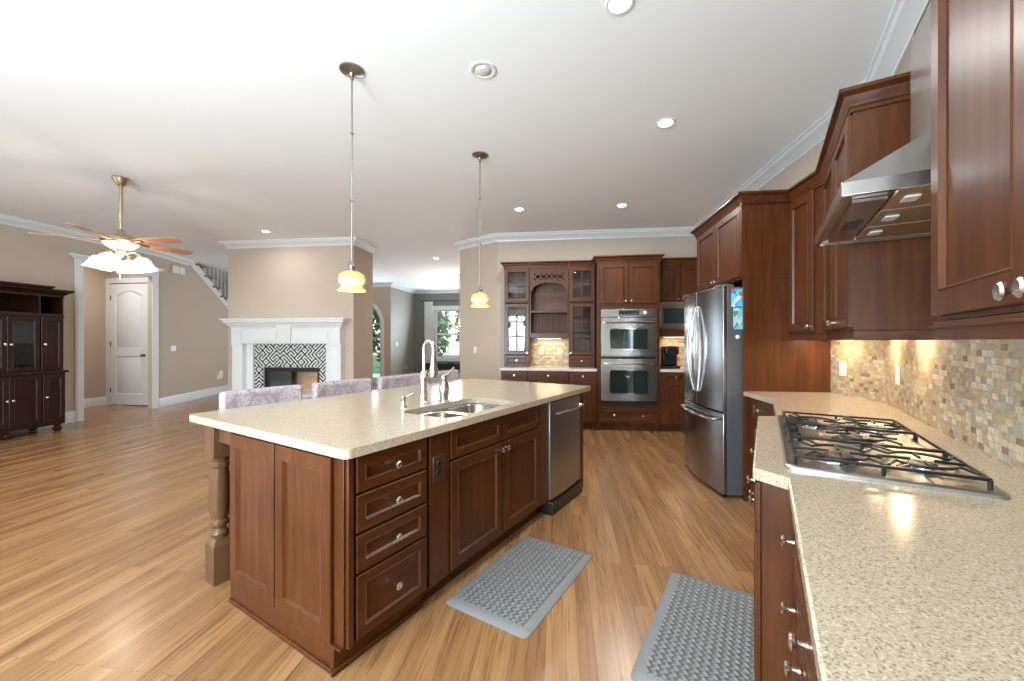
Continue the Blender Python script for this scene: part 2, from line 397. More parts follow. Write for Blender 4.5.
# ------------------------------------------------------------------ mesh builder
class MB:
    def __init__(s): s.v = []; s.f = []
    def add(s, vs, fs):
        n = len(s.v); s.v += [tuple(v) for v in vs]; s.f += [tuple(i + n for i in f) for f in fs]; return s
    def box(s, x0, x1, y0, y1, z0, z1):
        x0, x1 = sorted((x0, x1)); y0, y1 = sorted((y0, y1)); z0, z1 = sorted((z0, z1))
        return s.add([(x0, y0, z0), (x1, y0, z0), (x1, y1, z0), (x0, y1, z0), (x0, y0, z1), (x1, y0, z1), (x1, y1, z1), (x0, y1, z1)],
                     [(0, 3, 2, 1), (4, 5, 6, 7), (0, 1, 5, 4), (1, 2, 6, 5), (2, 3, 7, 6), (3, 0, 4, 7)])
    def prism(s, poly, z0, z1):
        n = len(poly)
        vs = [(x, y, z0) for x, y in poly] + [(x, y, z1) for x, y in poly]
        return s.add(vs, [tuple(range(n - 1, -1, -1)), tuple(range(n, 2 * n))] + [(i, (i + 1) % n, n + (i + 1) % n, n + i) for i in range(n)])
    def prism_x(s, poly_yz, x0, x1):   # polygon in (y, z) extruded along x
        n = len(poly_yz)
        vs = [(x0, y, z) for y, z in poly_yz] + [(x1, y, z) for y, z in poly_yz]
        return s.add(vs, [tuple(range(n)), tuple(range(2 * n - 1, n - 1, -1))] + [(i, n + i, n + (i + 1) % n, (i + 1) % n) for i in range(n)])
    def prism_y(s, poly_xz, y0, y1):
        n = len(poly_xz)
        vs = [(x, y0, z) for x, z in poly_xz] + [(x, y1, z) for x, z in poly_xz]
        return s.add(vs, [tuple(range(n)), tuple(range(2 * n - 1, n - 1, -1))] + [(i, n + i, n + (i + 1) % n, (i + 1) % n) for i in range(n)])
    def lathe(s, prof, c=(0, 0, 0), seg=24, axis='z', fn=None):
        vs = []; fs = []; n = len(prof)
        for i in range(seg):
            t = 2 * PI * i / seg
            for k, (r, h) in enumerate(prof):
                rr = fn(r, h, t) if fn else r
                x, y = rr * math.cos(t), rr * math.sin(t)
                if axis == 'z': p_ = (c[0] + x, c[1] + y, c[2] + h)
                elif axis == '-y': p_ = (c[0] + x, c[1] - h, c[2] + y)
                elif axis == 'x': p_ = (c[0] + h, c[1] + x, c[2] + y)
                vs.append(p_)
        for i in range(seg):
            j = (i + 1) % seg
            for k in range(n - 1):
                fs.append((i * n + k, j * n + k, j * n + k + 1, i * n + k + 1))
        if prof[0][0] > 1e-6 and False: pass
        return s.add(vs, fs)
    def tube(s, pts, r, seg=8, cap=True):
        pts = [Vector(p_) for p_ in pts]; n = len(pts); vs = []; fs = []
        up = None
        for i, p_ in enumerate(pts):
            d = (pts[min(i + 1, n - 1)] - pts[max(i - 1, 0)]).normalized()
            if up is None:
                up = Vector((0, 0, 1)) if abs(d.z) < 0.9 else Vector((1, 0, 0))
            a = d.cross(up).normalized(); b2 = a.cross(d).normalized(); up = b2
            rr = r[i] if isinstance(r, (list, tuple)) else r
            for k in range(seg):
                t = 2 * PI * k / seg
                vs.append(p_ + a * (rr * math.cos(t)) + b2 * (rr * math.sin(t)))
        for i in range(n - 1):
            for k in range(seg):
                k2 = (k + 1) % seg
                fs.append((i * seg + k, i * seg + k2, (i + 1) * seg + k2, (i + 1) * seg + k))
        if cap: fs += [tuple(range(seg - 1, -1, -1)), tuple((n - 1) * seg + k for k in range(seg))]
        return s.add(vs, fs)
    def rings(s, loops, close_first=True, close_last=True):
        n = len(loops[0]); vs = [p_ for l in loops for p_ in l]; fs = []
        for i in range(len(loops) - 1):
            for k in range(n):
                k2 = (k + 1) % n
                fs.append((i * n + k, i * n + k2, (i + 1) * n + k2, (i + 1) * n + k))
        if close_first: fs.append(tuple(range(n - 1, -1, -1)))
        if close_last: fs.append(tuple((len(loops) - 1) * n + k for k in range(n)))
        return s.add(vs, fs)
    def door(s, x0, x1, z0, z1, y=0.0, t=0.02, st=0.058, rec=0.010, hole=False):
        def R(i, yy, ii=None):
            return [(x0 + i, yy, z0 + i), (x1 - i, yy, z0 + i), (x1 - i, yy, z1 - i), (x0 + i, yy, z1 - i)]
        L_ = [R(0, y), R(0, y - t + 0.003), R(0.003, y - t), R(st, y - t), R(st + 0.004, y - t - 0.0025), R(st + 0.012, y - t + rec)]
        if hole:
            L_ += [R(st + 0.012, y)]
            L_.append(L_[0])
            return s.rings(L_, False, False)
        L_ += [R(st + 0.03, y - t + rec)]
        return s.rings(L_, True, True)
    def obj(s, name, mat, parent=None, bevel=0, loc=None, rot=None, sub=0):
        me = bpy.data.meshes.new(name)
        me.from_pydata(s.v, [], s.f)
        bm = bmesh.new(); bm.from_mesh(me)
        bmesh.ops.recalc_face_normals(bm, faces=bm.faces)
        bm.to_mesh(me); bm.free()
        for p_ in me.polygons: p_.use_smooth = True
        me.set_sharp_from_angle(angle=rad(32))
        me.materials.append(M[mat] if isinstance(mat, str) else mat)
        o = bpy.data.objects.new(name, me); COL.objects.link(o)
        if parent: o.parent = parent
        if loc is not None: o.location = loc
        if rot is not None: o.rotation_euler = (0, 0, rot)
        if bevel:
            b_ = o.modifiers.new('bevel', 'BEVEL'); b_.width = bevel; b_.segments = 2; b_.limit_method = 'ANGLE'; b_.angle_limit = rad(40)
        if sub:
            b_ = o.modifiers.new('sub', 'SUBSURF'); b_.levels = sub; b_.render_levels = sub
        return o
def tag(o, label=None, cat=None, group=None, kind=None):
    if label: o['label'] = label
    if cat: o['category'] = cat
    if group: o['group'] = group
    if kind: o['kind'] = kind
    return o
def thing(name, label, cat, loc, rot=0, group=None):
    o = bpy.data.objects.new(name, None); COL.objects.link(o)
    o.empty_display_size = 0.1
    o.location = loc; o.rotation_euler = (0, 0, rot)
    return tag(o, label, cat, group)
def at(fr, r, a, z=0.0):
    p_ = fw(fr, r, a); return (p_.x, p_.y, z)
def dup(root, loc, rot, label=None, group=None):
    r_ = root.copy(); COL.objects.link(r_); r_.location = loc; r_.rotation_euler = (0, 0, rot)
    if label: r_['label'] = label
    if group: r_['group'] = group
    for ch in list(root.children):
        c = ch.copy(); COL.objects.link(c); c.parent = r_
        for g in list(ch.children):
            d = g.copy(); COL.objects.link(d); d.parent = c
    return r_
def frame_obj(mb, name, mat, fr, kind='structure', label=None, bevel=0):
    """mesh given in frame coordinates (r, a, z), origin at the camera foot"""
    o = mb.obj(name, mat, None, bevel, (0, 0, 0), -TH[fr])
    if kind: o['kind'] = kind
    if label: o['label'] = label
    return o
def fill_loops(loops):
    """2D polygon with holes -> (verts2d, tris)"""
    bm = bmesh.new(); es = []
    for lp in loops:
        vs = [bm.verts.new((p_[0], p_[1], 0)) for p_ in lp]
        for i in range(len(vs)): es.append(bm.edges.new((vs[i], vs[(i + 1) % len(vs)])))
    bmesh.ops.triangle_fill(bm, use_beauty=True, use_dissolve=False, edges=es, normal=(0, 0, 1))
    bm.verts.index_update()
    V = [(v.co.x, v.co.y) for v in bm.verts]; Fc = [tuple(v.index for v in f.verts) for f in bm.faces]
    E = []
    k = 0
    for lp in loops:
        for i in range(len(lp)): E.append((k + i, k + (i + 1) % len(lp)))
        k += len(lp)
    bm.free()
    return V, Fc, E
def slab(loops, fn0, fn1):
    """fn0/fn1 map a 2D point to the two faces of a slab"""
    V, Fc, E = fill_loops(loops); n = len(V); mb = MB()
    mb.add([fn0(p_) for p_ in V] + [fn1(p_) for p_ in V], [f for f in Fc] + [tuple(n + i for i in reversed(f)) for f in Fc] + [(a, b_, n + b_, n + a) for a, b_ in E])
    return mb
def sweep(prof, path, z0=0.0):
    """prof: [(out, z)] closed; path in 2D, the room is on the right of travel"""
    pts = [Vector(p_) for p_ in path]; n = len(pts); loops = []
    for i, p_ in enumerate(pts):
        d0 = (p_ - pts[i - 1]).normalized() if i else (pts[1] - p_).normalized()
        d1 = (pts[i + 1] - p_).normalized() if i < n - 1 else d0
        n0 = Vector((d0.y, -d0.x)); n1 = Vector((d1.y, -d1.x))
        m_ = (n0 + n1); m_ = m_ / (m_.length ** 2) * 2
        loops.append([(p_.x + m_.x * o_, p_.y + m_.y * o_, z0 + z_) for o_, z_ in prof])
    return MB().rings(loops)
def isect(f1, r1, f2, r2):
    """world point where line r=r1 of frame f1 meets line r=r2 of frame f2"""
    n1 = Vector((math.cos(TH[f1]), -math.sin(TH[f1]))); n2 = Vector((math.cos(TH[f2]), -math.sin(TH[f2])))
    det = n1.x * n2.y - n1.y * n2.x
    return Vector(((r1 * n2.y - r2 * n1.y) / det, (n1.x * r2 - n2.x * r1) / det))

# ------------------------------------------------------------------ room shell
W1R, W2R, BWA = 2.17, 0.695, 6.77           # right walls and back wall
CR = isect('H', W1R, 'A', W2R)              # corner between the two right walls
FLB, FRB = (-7.96, 7.09), (-7.95, 5.75)
def wall(name, p0, p1, z0=0, z1=CEIL, holes=(), mat='wall', th=0.12):
    """room on the right of p0->p1; holes = loops in (u, z)"""
    p0, p1 = Vector(p0), Vector(p1); L_ = (p1 - p0).length; ang = math.atan2((p1 - p0).y, (p1 - p0).x)
    loops = [[(0, z0), (L_, z0), (L_, z1), (0, z1)]] + [list(h) for h in holes]
    mb = slab(loops, lambda q: (q[0], 0, q[1]), lambda q: (q[0], th, q[1]))
    o = mb.obj(name, mat, None, 0, (p0.x, p0.y, 0), ang); o['kind'] = 'structure'
    return o
def rect(u0, u1, z0, z1): return [(u0, z0), (u1, z0), (u1, z1), (u0, z1)]
fl = MB().box(-12, 4.5, -5, 15.5, -0.12, 0); frame_obj(fl, 'floor', 'floor', 'H', label='oak strip wood floor')
ce = MB().box(-12, 4.5, -5, 15.5, CEIL, CEIL + 0.12); frame_obj(ce, 'ceiling', 'ceiling', 'H', label='flat white ceiling')
H = lambda r, a: fw('H', r, a)
A = lambda r, a: fw('A', r, a)
bwl = H(-7.95, BACK_A); W2E = A(W2R, -2.35)
w2h = W2E.x * math.cos(TH['H']) - W2E.y * math.sin(TH['H'])
# left wall with a side window behind the camera's left, then the cased opening
u0 = 1.3 - BACK_A
wall('wall_left', H(-7.95, BACK_A), H(-7.95, 5.85), holes=[rect(u0 - 1.35, u0 + 1.35, 0.4, 2.5)])
wall('wall_left_header', H(-7.95, 5.85), H(-7.95, 7.02), z0=2.60)
wall('wall_vestibule_side', H(-9.37, 4.6), H(-9.37, 7.32))
wall('wall_vestibule_back', H(-9.49, 7.32), H(-8.08, 7.32), holes=[rect(0.22, 1.10, -0.001 + 0.001, 2.52)])
wall('wall_vestibule_near', H(-7.97, 4.72), H(-9.37, 4.72))
# wall under the stair
SP = Vector((-7.04, 8.01)); SE = SP + (Vector((-7.44, 10.64)) - SP).normalized() * 5.2
sw = slab([[(-0.06, 0), (5.2, 0), (5.2, 0.70), (1.02, 3.03), (1.02, CEIL), (-0.06, CEIL)]], lambda q: (q[0], 0, q[1]), lambda q: (q[0], 0.1, q[1]))
o = sw.obj('wall_stair', 'wall', None, 0, (SP.x, SP.y, 0), rot_of('S', '+r')); o['kind'] = 'structure'
o = MB().box(0.9, 5.2, 1.15, 1.25, 0, CEIL).obj('wall_stairwell', 'stairwall', None, 0, (SP.x, SP.y, 0), rot_of('S', '+r')); o['kind'] = 'structure'
# foyer and dining room far away
ac, ah, az = -6.28 + 10.3, 0.70, 1.85
arch = [(ac - ah, 0.12), (ac + ah, 0.12)] + [(ac + ah * math.cos(t * PI / 14), az + ah * math.sin(t * PI / 14)) for t in range(15)]
wall('wall_foyer', H(-10.3, 12.04), H(-5.28, 12.04), holes=[arch])
wall('wall_dining_left', H(-5.28, 12.04), H(-5.24, 13.92), mat='wall_gray')
DC = 1.24
wall('wall_dining_back', H(-5.24, 13.92), H(-1.86, 13.92), mat='wall_dark', holes=[rect(DC - 0.46, DC + 0.46, 0.70, 2.42)])
wall('wall_hall_right', H(-1.86, 14.0), H(-1.86, 7.29))
wall('wall_angled', H(-1.86, 7.29), H(-1.08, BWA))
wall('wall_kitchen_back', H(-1.08, BWA), H(W1R, BWA))
wall('wall_right_far', H(W1R, BWA), CR)
wall('wall_right_near', CR, W2E)
bl = (H(w2h, BACK_A) - H(-7.95, BACK_A)).length
wall('wall_back', H(w2h + 0.3, BACK_A), H(-7.95, BACK_A), holes=[rect(w2h + 0.3 - r_ - w_ / 2, w2h + 0.3 - r_ + w_ / 2, 0.25, 2.55) for r_, w_ in BACK_WINS])
# fireplace breast
FX0, FX1, FA = -6.04, -3.62, 6.70
fb = slab([[(FX0, 0), (-5.30, 0), (-5.30, 0.85), (-4.24, 0.85), (-4.24, 0), (FX1, 0), (FX1, CEIL), (FX0, CEIL)]], lambda q: (q[0], FA, q[1]), lambda q: (q[0], FA + 0.73, q[1]))
frame_obj(fb, 'wall_chimney_breast', 'wall', 'H')
# crown, base and casing trims
CRP = [(0, 0), (0.115, 0), (0.115, -0.014), (0.098, -0.022), (0.085, -0.045), (0.05, -0.062), (0.03, -0.085), (0.016, -0.098), (0.012, -0.115), (0, -0.115)]
BBP = [(0, 0), (0.016, 0), (0.016, 0.15), (0.010, 0.165), (0.008, 0.18), (0, 0.18)]
tn = [0]
def trim(mb, mat='white'):
    tn[0] += 1
    o_ = mb.obj('trim_%d' % tn[0], mat); o_['kind'] = 'structure'; return o_
crown = lambda path: trim(sweep(CRP, path, CEIL))
base = lambda path: trim(sweep(BBP, path, 0))
SU = (SE - SP).normalized()
crown([H(-7.95, BACK_A), H(-7.95, 7.02), SP, SP + SU * 1.02])
crown([H(FX0, FA + 0.73), H(FX0, FA), H(FX1, FA), H(FX1, FA + 0.73)])
crown([H(-1.86, 13.9), H(-1.86, 7.29), H(-1.08, BWA), H(W1R, BWA), CR, W2E])
crown([H(-10.2, 12.04), H(-5.28, 12.04), H(-5.24, 13.92), H(-1.9, 13.92)])
base([H(-7.95, BACK_A), H(-7.95, 5.73)])
base([H(-9.37, 4.9), H(-9.37, 7.32), H(-9.29, 7.32)])
base([SP + SU * 0.02, SP + SU * 5.1])
base([H(FX0, FA + 0.73), H(FX0, FA), H(FX0 + 0.12, FA)])
base([H(FX1 - 0.2, FA), H(FX1, FA), H(FX1, FA + 0.73)])
base([H(-5.40, 12.04), H(-5.28, 12.04), H(-5.24, 13.92), H(-1.9, 13.92)])
base([H(-1.86, 13.9), H(-1.86, 7.29), H(-1.08, BWA), H(-0.95, BWA)])
# cased opening on the left wall: local x along a
cs = MB(); x0 = 5.85; x1 = 7.02
for a0, a1 in ((x0 - 0.12, x0 + 0.0), (x1 - 0.02, x1 + 0.10)):
    cs.box(-7.95, -7.93, a0, a1, 0, 2.60); cs.box(-7.93, -7.922, a0 + 0.02, a1 - 0.02, 0, 2.60)
cs.box(-7.95, -7.925, x0 - 0.12, x1 + 0.10, 2.60, 2.70)
cs.box(-7.95, -7.905, x0 - 0.15, x1 + 0.13, 2.70, 2.725); cs.box(-7.95, -7.88, x0 - 0.19, x1 + 0.17, 2.725, 2.76)
cs.box(-8.07, -7.95, x0 - 0.015, x0, 0, 2.60); cs.box(-8.07, -7.95, x0, x1, 2.585, 2.60)
trim_o = frame_obj(cs, 'trim_20', 'white', 'H', bevel=0.002)
cd = MB()
cd.box(-9.37, -9.27, 7.295, 7.32, 0, 2.52); cd.box(-8.39, -8.29, 7.295, 7.32, 0, 2.52); cd.box(-9.37, -8.29, 7.295, 7.32, 2.52, 2.62); cd.box(-8.29, -8.08, 7.30, 7.32, 0, 0.18)
frame_obj(cd, 'trim_21', 'white', 'H', bevel=0.002)

# the white panel door in the vestibule
def panel_rect(mb, x0, x1, z0, z1, y, arch_h=0):
    def lp(i, yy):
        pts = [(x0 + i, yy, z0 + i), (x1 - i, yy, z0 + i), (x1 - i, yy, z1 - i)]
        if arch_h:
            for k in range(1, 8):
                t = k / 8; pts.append((x1 - i - (x1 - x0 - 2 * i) * t, yy, z1 - i + arch_h * math.sin(PI * t)))
        pts.append((x0 + i, yy, z1 - i))
        return pts
    mb.rings([lp(0, y), lp(0.012, y + 0.012), lp(0.03, y + 0.012), lp(0.05, y + 0.002)], False, True)
d1 = MB(); dw_ = 0.86
d1.box(0, dw_, 0.012, 0.045, 0, 2.49)
def ring2(mb, outer, inner, y0, y1):
    V, Fc, E = fill_loops([outer] + inner); n = len(V)
    mb.add([(p_[0], y0, p_[1]) for p_ in V] + [(p_[0], y1, p_[1]) for p_ in V], list(Fc) + [tuple(n + i for i in reversed(f)) for f in Fc] + [(a, b_, n + b_, n + a) for a, b_ in E])
def archloop(x0, x1, z0, z1, h):
    return [(x0, z0), (x1, z0), (x1, z1)] + [(x1 - (x1 - x0) * k / 8, z1 + h * math.sin(PI * k / 8)) for k in range(1, 8)] + [(x0, z1)]
ring2(d1, rect(0, dw_, 0, 2.49), [rect(0.12, dw_ - 0.12, 0.22, 1.0), archloop(0.12, dw_ - 0.12, 1.16, 2.25, 0.10)], 0, 0.012)
p1_ = MB(); panel_rect(p1_, 0.12, dw_ - 0.12, 0.22, 1.0, 0.0); panel_rect(p1_, 0.12, dw_ - 0.12, 1.16, 2.25, 0.0, 0.10)
dr = thing('door_1', 'white two panel interior door with arched upper panel and dark knob', 'door', at('H', -9.26, 7.30, 0.012), rot_of('H', '-a'))
dr['kind'] = 'structure'; del dr['category']
d1.obj('door_slab', 'white', dr); p1_.obj('door_panel', 'white', dr)
MB().lathe([(0, 0), (0.028, 0), (0.028, 0.008), (0.012, 0.012), (0.012, 0.03), (0.026, 0.04), (0.028, 0.055), (0.018, 0.066), (0, 0.068)], (dw_ - 0.07, 0, 1.02), 16, '-y').obj('door_knob', 'darkmetal', dr)
for z_ in (0.3, 1.25, 2.2): MB().box(-0.008, 0.012, -0.006, 0.004, z_ - 0.05, z_ + 0.05).obj('hinge', 'darkmetal', dr)

# ------------------------------------------------------------------ windows
def window(n, fr, facing, r, a, z0, w, h, mul, rows, casing=0.1, label=None, depth=0.12):
    """origin at left-bottom of the opening on the room face; local y goes into the wall"""
    t = thing('window_%d' % n, label, None, at(fr, r, a, z0), rot_of(fr, facing)); t['kind'] = 'structure'
    f = MB()
    for x_ in (-casing, w): f.box(x_, x_ + casing, -0.02, 0.0, -casing, h + casing)
    f.box(0, w, -0.02, 0, h, h + casing); f.box(-casing - 0.03, w + casing + 0.03, -0.035, 0, h + casing, h + casing + 0.03)
    f.box(-casing - 0.02, w + casing + 0.02, -0.05, 0, -0.03, 0); f.box(-casing, w + casing, -0.02, 0, -0.1, -0.03)
    f.obj('window_casing', 'white', t, 0.002)
    s_ = MB()
    for x_ in (0, w - 0.05): s_.box(x_, x_ + 0.05, 0.04, 0.09, 0, h)
    s_.box(0, w, 0.04, 0.09, 0, 0.06); s_.box(0, w, 0.04, 0.09, h - 0.05, h); s_.box(0, w, 0.035, 0.085, h / 2 - 0.03, h / 2 + 0.03)
    for i in range(1, mul): s_.box(w * i / mul - 0.011, w * i / mul + 0.011, 0.05, 0.08, 0, h)
    for j in range(1, rows): s_.box(0, w, 0.05, 0.08, h * j / rows - 0.011, h * j / rows + 0.011)
    s_.obj('window_frame', 'white', t)
    MB().box(0.02, w - 0.02, 0.063, 0.067, 0.02, h - 0.02).obj('window_pane', 'glass', t)
    return t
# arched foyer window
t = thing('window_1', 'tall arched window with white muntins looking onto greenery', None, at('H', -6.28, 12.04, 0), rot_of('H', '-a')); t['kind'] = 'structure'
def archl(i, n=16, zb=0.12): return [(-ah - i, zb), (ah + i, zb)] + [((ah + i) * math.cos(k * PI / n), az + (ah + i) * math.sin(k * PI / n)) for k in range(n + 1)]
f = MB(); ring2(f, archl(0.09, zb=0.0), [archl(0, zb=0.12)], -0.03, 0); f.obj('window_casing', 'white', t)
f = MB(); ring2(f, archl(0), [archl(-0.06, zb=0.18)], 0.03, 0.08)
for x_ in (-0.233, 0.233): f.box(x_ - 0.02, x_ + 0.02, 0.04, 0.075, 0.12, az)
for z_ in (0.5, 0.95, 1.4, az): f.box(-ah, ah, 0.042, 0.073, z_ - 0.015, z_ + 0.015)
for k in range(1, 4):
    a_ = k * PI / 4; f.tube([(0.25 * math.cos(a_), 0.057, az + 0.25 * math.sin(a_)), (ah * math.cos(a_), 0.057, az + ah * math.sin(a_))], 0.013, 6)
f.tube([(0.25 * math.cos(k * PI / 10), 0.057, az + 0.25 * math.sin(k * PI / 10)) for k in range(11)], 0.013, 6)
f.obj('window_frame', 'white', t)
V, Fc, E = fill_loops([archl(-0.03, zb=0.14)]); MB().add([(p_[0], 0.06, p_[1]) for p_ in V], Fc).obj('window_pane', 'glass', t)
window(2, 'H', '-a', -5.24 + DC - 0.46, 13.92, 0.70, 0.92, 1.72, 2, 4, 0.11, 'white double hung window in the dark grey dining room')
for i, (r_, w_) in enumerate(BACK_WINS):
    window(3 + i, 'H', '+a', r_ + w_ / 2, BACK_A, 0.25, w_, 2.30, 3, 4, 0.1, 'tall white window behind the kitchen')
window(6, 'H', '+r', -7.95, 1.3 - 1.35, 0.4, 2.7, 2.1, 4, 3, 0.1, 'wide white side window on the left wall')

# outdoors seen through the far windows
o = MB().box(-30, 20, 15.0, 45, -0.55, -0.35).obj('ground', 'grass', None, 0, (0, 0, 0), -TH['H']); o['kind'] = 'structure'
def tree(x, y, h, rr, lab):
    rt = thing('garden_tree', lab, 'tree', (x, y, -0.35), 0, None)
    MB().tube([(0, 0, 0), (0.05, 0.02, h * 0.35), (0, 0, h * 0.6)], [0.14, 0.11, 0.06], 8).obj('trunk', 'bark', rt)
    mb = MB(); rnd = random.Random(int(x * 10 + y * 7))
    for k in range(900):
        t_ = rnd.random() * 2 * PI; ph = math.acos(rnd.uniform(-1, 1)); q = rr * rnd.uniform(0.45, 1)
        c = Vector((q * math.sin(ph) * math.cos(t_), q * math.sin(ph) * math.sin(t_), h * 0.55 + q * math.cos(ph) * h * 0.42 / rr))
        u_ = Vector((rnd.uniform(-1, 1), rnd.uniform(-1, 1), rnd.uniform(-1, 1))).normalized() * 0.16
        w_ = u_.orthogonal().normalized() * 0.1
        mb.add([c - u_, c + w_, c + u_, c - w_], [(0, 1, 2, 3)])
    mb.obj('foliage', 'leaf', rt)
tree(-6.1, 16.6, 4.6, 1.3, 'leafy green tree outside the arched window')
tree(-3.9, 18.6, 4.2, 1.1, 'bushy green tree outside, left in the dining window')
tree(-1.9, 21.6, 4.4, 1.2, 'small green tree outside, right in the dining window')
tree(-10.2, 22.5, 4.4, 1.6, 'far green tree glimpsed outside left of the arched window')

# ------------------------------------------------------------------ cabinets
KNOB = [(0, 0), (0.006, 0), (0.005, 0.012), (0.006, 0.018), (0.0155, 0.022), (0.017, 0.027), (0.013, 0.031), (0, 0.032)]
KMESH = {}
def knob(parent, x, z, y=-0.02, s=1.0, name='knob', mat='knob'):
    key = (s, mat)
    if key not in KMESH:
        o_ = MB().lathe([(r_ * s, h_ * s) for r_, h_ in KNOB], (0, 0, 0), 14, '-y').obj(name, mat, parent)
        KMESH[key] = o_.data
    else:
        o_ = bpy.data.objects.new(name, KMESH[key]); COL.objects.link(o_); o_.parent = parent
    o_.location = (x, y, z)
    return o_
def front(root, kind, x0, x1, z0, z1, kn=None, st=0.058, mat=None, y=0.0):
    g = 0.0025
    if kind == 'door':
        o_ = MB().door(x0 + g, x1 - g, z0 + g, z1 - g, y, st=st).obj('cabinet_door', mat or 'cherry', root)
    elif kind == 'drawer':
        o_ = MB().door(x0 + g, x1 - g, z0 + g, z1 - g, y, st=min(st, 0.040), rec=0.008).obj('drawer_front', mat or 'cherry_h', root)
    elif kind == 'glass':
        o_ = MB().door(x0 + g, x1 - g, z0 + g, z1 - g, y, st=0.05, hole=True).obj('glass_door', mat or 'cherry', root)
    if kn:
        for k_ in (kn if isinstance(kn, list) else [kn]): knob(o_, k_[0], k_[1], y - 0.02)
    return o_
def cabinet(name, label, fr, facing, r, a, z0, w, d, h, fronts, toe=0.0, cat='cabinet', group=None, toe_in=0.06, cm='cherry', open_top=False):
    """origin on the floor-side left front corner; fronts in local x and absolute z"""
    t = thing(name, label, cat, at(fr, r, a, z0), rot_of(fr, facing), group)
    b_ = MB().box(0, w, 0, d, toe, h)
    if open_top:
        b_ = MB().box(0, w, 0, 0.018, toe, h).box(0, w, d - 0.018, d, toe, h).box(0, 0.018, 0.018, d - 0.018, toe, h).box(w - 0.018, w, 0.018, d - 0.018, toe, h).box(0, w, 0, d, toe, toe + 0.018)
    b_.obj('carcass', cm, t, 0.0015)
    if toe: MB().box(0.0, w, toe_in, d, 0, toe).obj('toe_kick', cm, t)
    for it in fronts:
        front(t, it[0], it[1], it[2], it[3] - z0, it[4] - z0, [(k_[0], k_[1] - z0) for k_ in it[5]] if len(it) > 5 and it[5] else None)
    return t

# ---- island -----------------------------------------------------------------
IR = -1.42           # long face
# drawer bank with the two panelled end doors
t = cabinet('island_drawer_cabinet', 'near end of the island, cherry wood with a bank of four drawers', 'A', '+r', IR, 1.01, 0, 0.465, 0.905, 0.872,
    [('drawer', 0.045, 0.45, 0.712, 0.862, [(0.2475, 0.785)]), ('drawer', 0.045, 0.45, 0.548, 0.706, [(0.2475, 0.627)]),
     ('drawer', 0.045, 0.45, 0.385, 0.542, [(0.2475, 0.463)]), ('drawer', 0.045, 0.45, 0.115, 0.379, [(0.2475, 0.247)])], toe=0.105)
for y0_, y1_ in ((0.050, 0.465), (0.478, 0.890)):
    o = MB().door(y0_, y1_, 0.115, 0.862, 0, st=0.06).obj('end_panel', 'cherry', t); o.rotation_euler = (0, 0, -PI / 2); o.location = (0, 0.95, 0)
    o['label'] = 'light catching panelled end of the island'
MB().box(0.008, 0.035, -0.018, 0, 0.105, 0.868).obj('corner_stile', 'cherry', t, 0.003)
MB().box(-0.014, -0.0, 0.06, 0.905, 0, 0.105).box(-0.024, 0.0, 0.05, 0.905, 0, 0.02).box(-0.014, 0.47, 0.045, 0.06, 0, 0.105).box(-0.03, 0.47, 0.03, 0.045, 0, 0.02).obj('base_moulding', 'cherry_h', t, 0.003)
MB().box(-0.016, 0, 0.0, 0.905, 0.105, 0.113).obj('bottom_rail', 'cherry_h', t)
t = cabinet('island_filler_cabinet', 'narrow plain cherry filler of the island with the brown outlet on it', 'A', '+r', IR, 1.478, 0, 0.15, 0.6, 0.872, [], toe=0.105)
MB().box(0.004, 0.146, -0.016, 0, 0.11, 0.868).obj('filler_panel', 'cherry', t, 0.002)
t = thing('outlet_plate', 'dark brown duplex outlet on the island side between drawers and sink doors', 'outlet', at('A', IR + 0.0165, 1.50, 0.62), rot_of('A', '+r'))
MB().box(0, 0.085, -0.005, 0, 0, 0.135).obj('plate', 'brownplate', t, 0.002)
for z_ in (0.032, 0.078): MB().box(0.026, 0.058, -0.008, -0.004, z_, z_ + 0.03).obj('receptacle', 'darkmetal', t, 0.003)
t = cabinet('island_sink_cabinet', 'cherry sink cabinet of the island with two false drawers over two doors', 'A', '+r', IR, 1.63, 0, 1.13, 0.6, 0.872,
    [('drawer', 0.005, 0.50, 0.705, 0.862), ('drawer', 0.505, 1.0, 0.705, 0.862),
     ('door', 0.005, 0.50, 0.115, 0.698, [(0.47, 0.655)]), ('door', 0.505, 1.0, 0.115, 0.698, [(0.535, 0.655)])], toe=0.105, open_top=True)
MB().box(1.005, 1.128, -0.016, 0, 0.11, 0.868).obj('filler_panel', 'cherry', t, 0.002)
# dishwasher
t = thing('dishwasher', 'stainless steel dishwasher with bar handle at the far end of the island', 'dishwasher', at('A', IR + 0.03, 2.765, 0), rot_of('A', '+r'))
MB().box(0, 0.60, 0.02, 0.60, 0.1, 0.868).obj('tub', 'black', t)
def bowed(x0, x1, z0, z1, y, bow, th, n=12):
    a_ = [(x0 + (x1 - x0) * k / n, y - bow * math.sin(PI * k / n)) for k in range(n + 1)]
    return MB().prism(a_ + [(x1, y + th), (x0, y + th)], z0, z1)
bowed(0.005, 0.595, 0.115, 0.862, 0, 0.012, 0.03).obj('door', 'steel_dw', t, 0.003)
MB().tube([(0.03, -0.01, 0.775)] + [(0.03 + 0.54 * k / 10, -0.035 - 0.02 * math.sin(PI * k / 10), 0.775) for k in range(11)] + [(0.57, -0.01, 0.775)], 0.011, 8).obj('handle', 'chrome', t)
MB().box(0.005, 0.595, -0.025, 0.5, 0.005, 0.10).obj('toe_panel', 'black', t, 0.004)
cabinet('island_end_panel', 'slim cherry panel closing the island beyond the dishwasher', 'A', '+r', IR + 0.02, 3.37, 0, 0.09, 0.93, 0.872, [], toe=0)
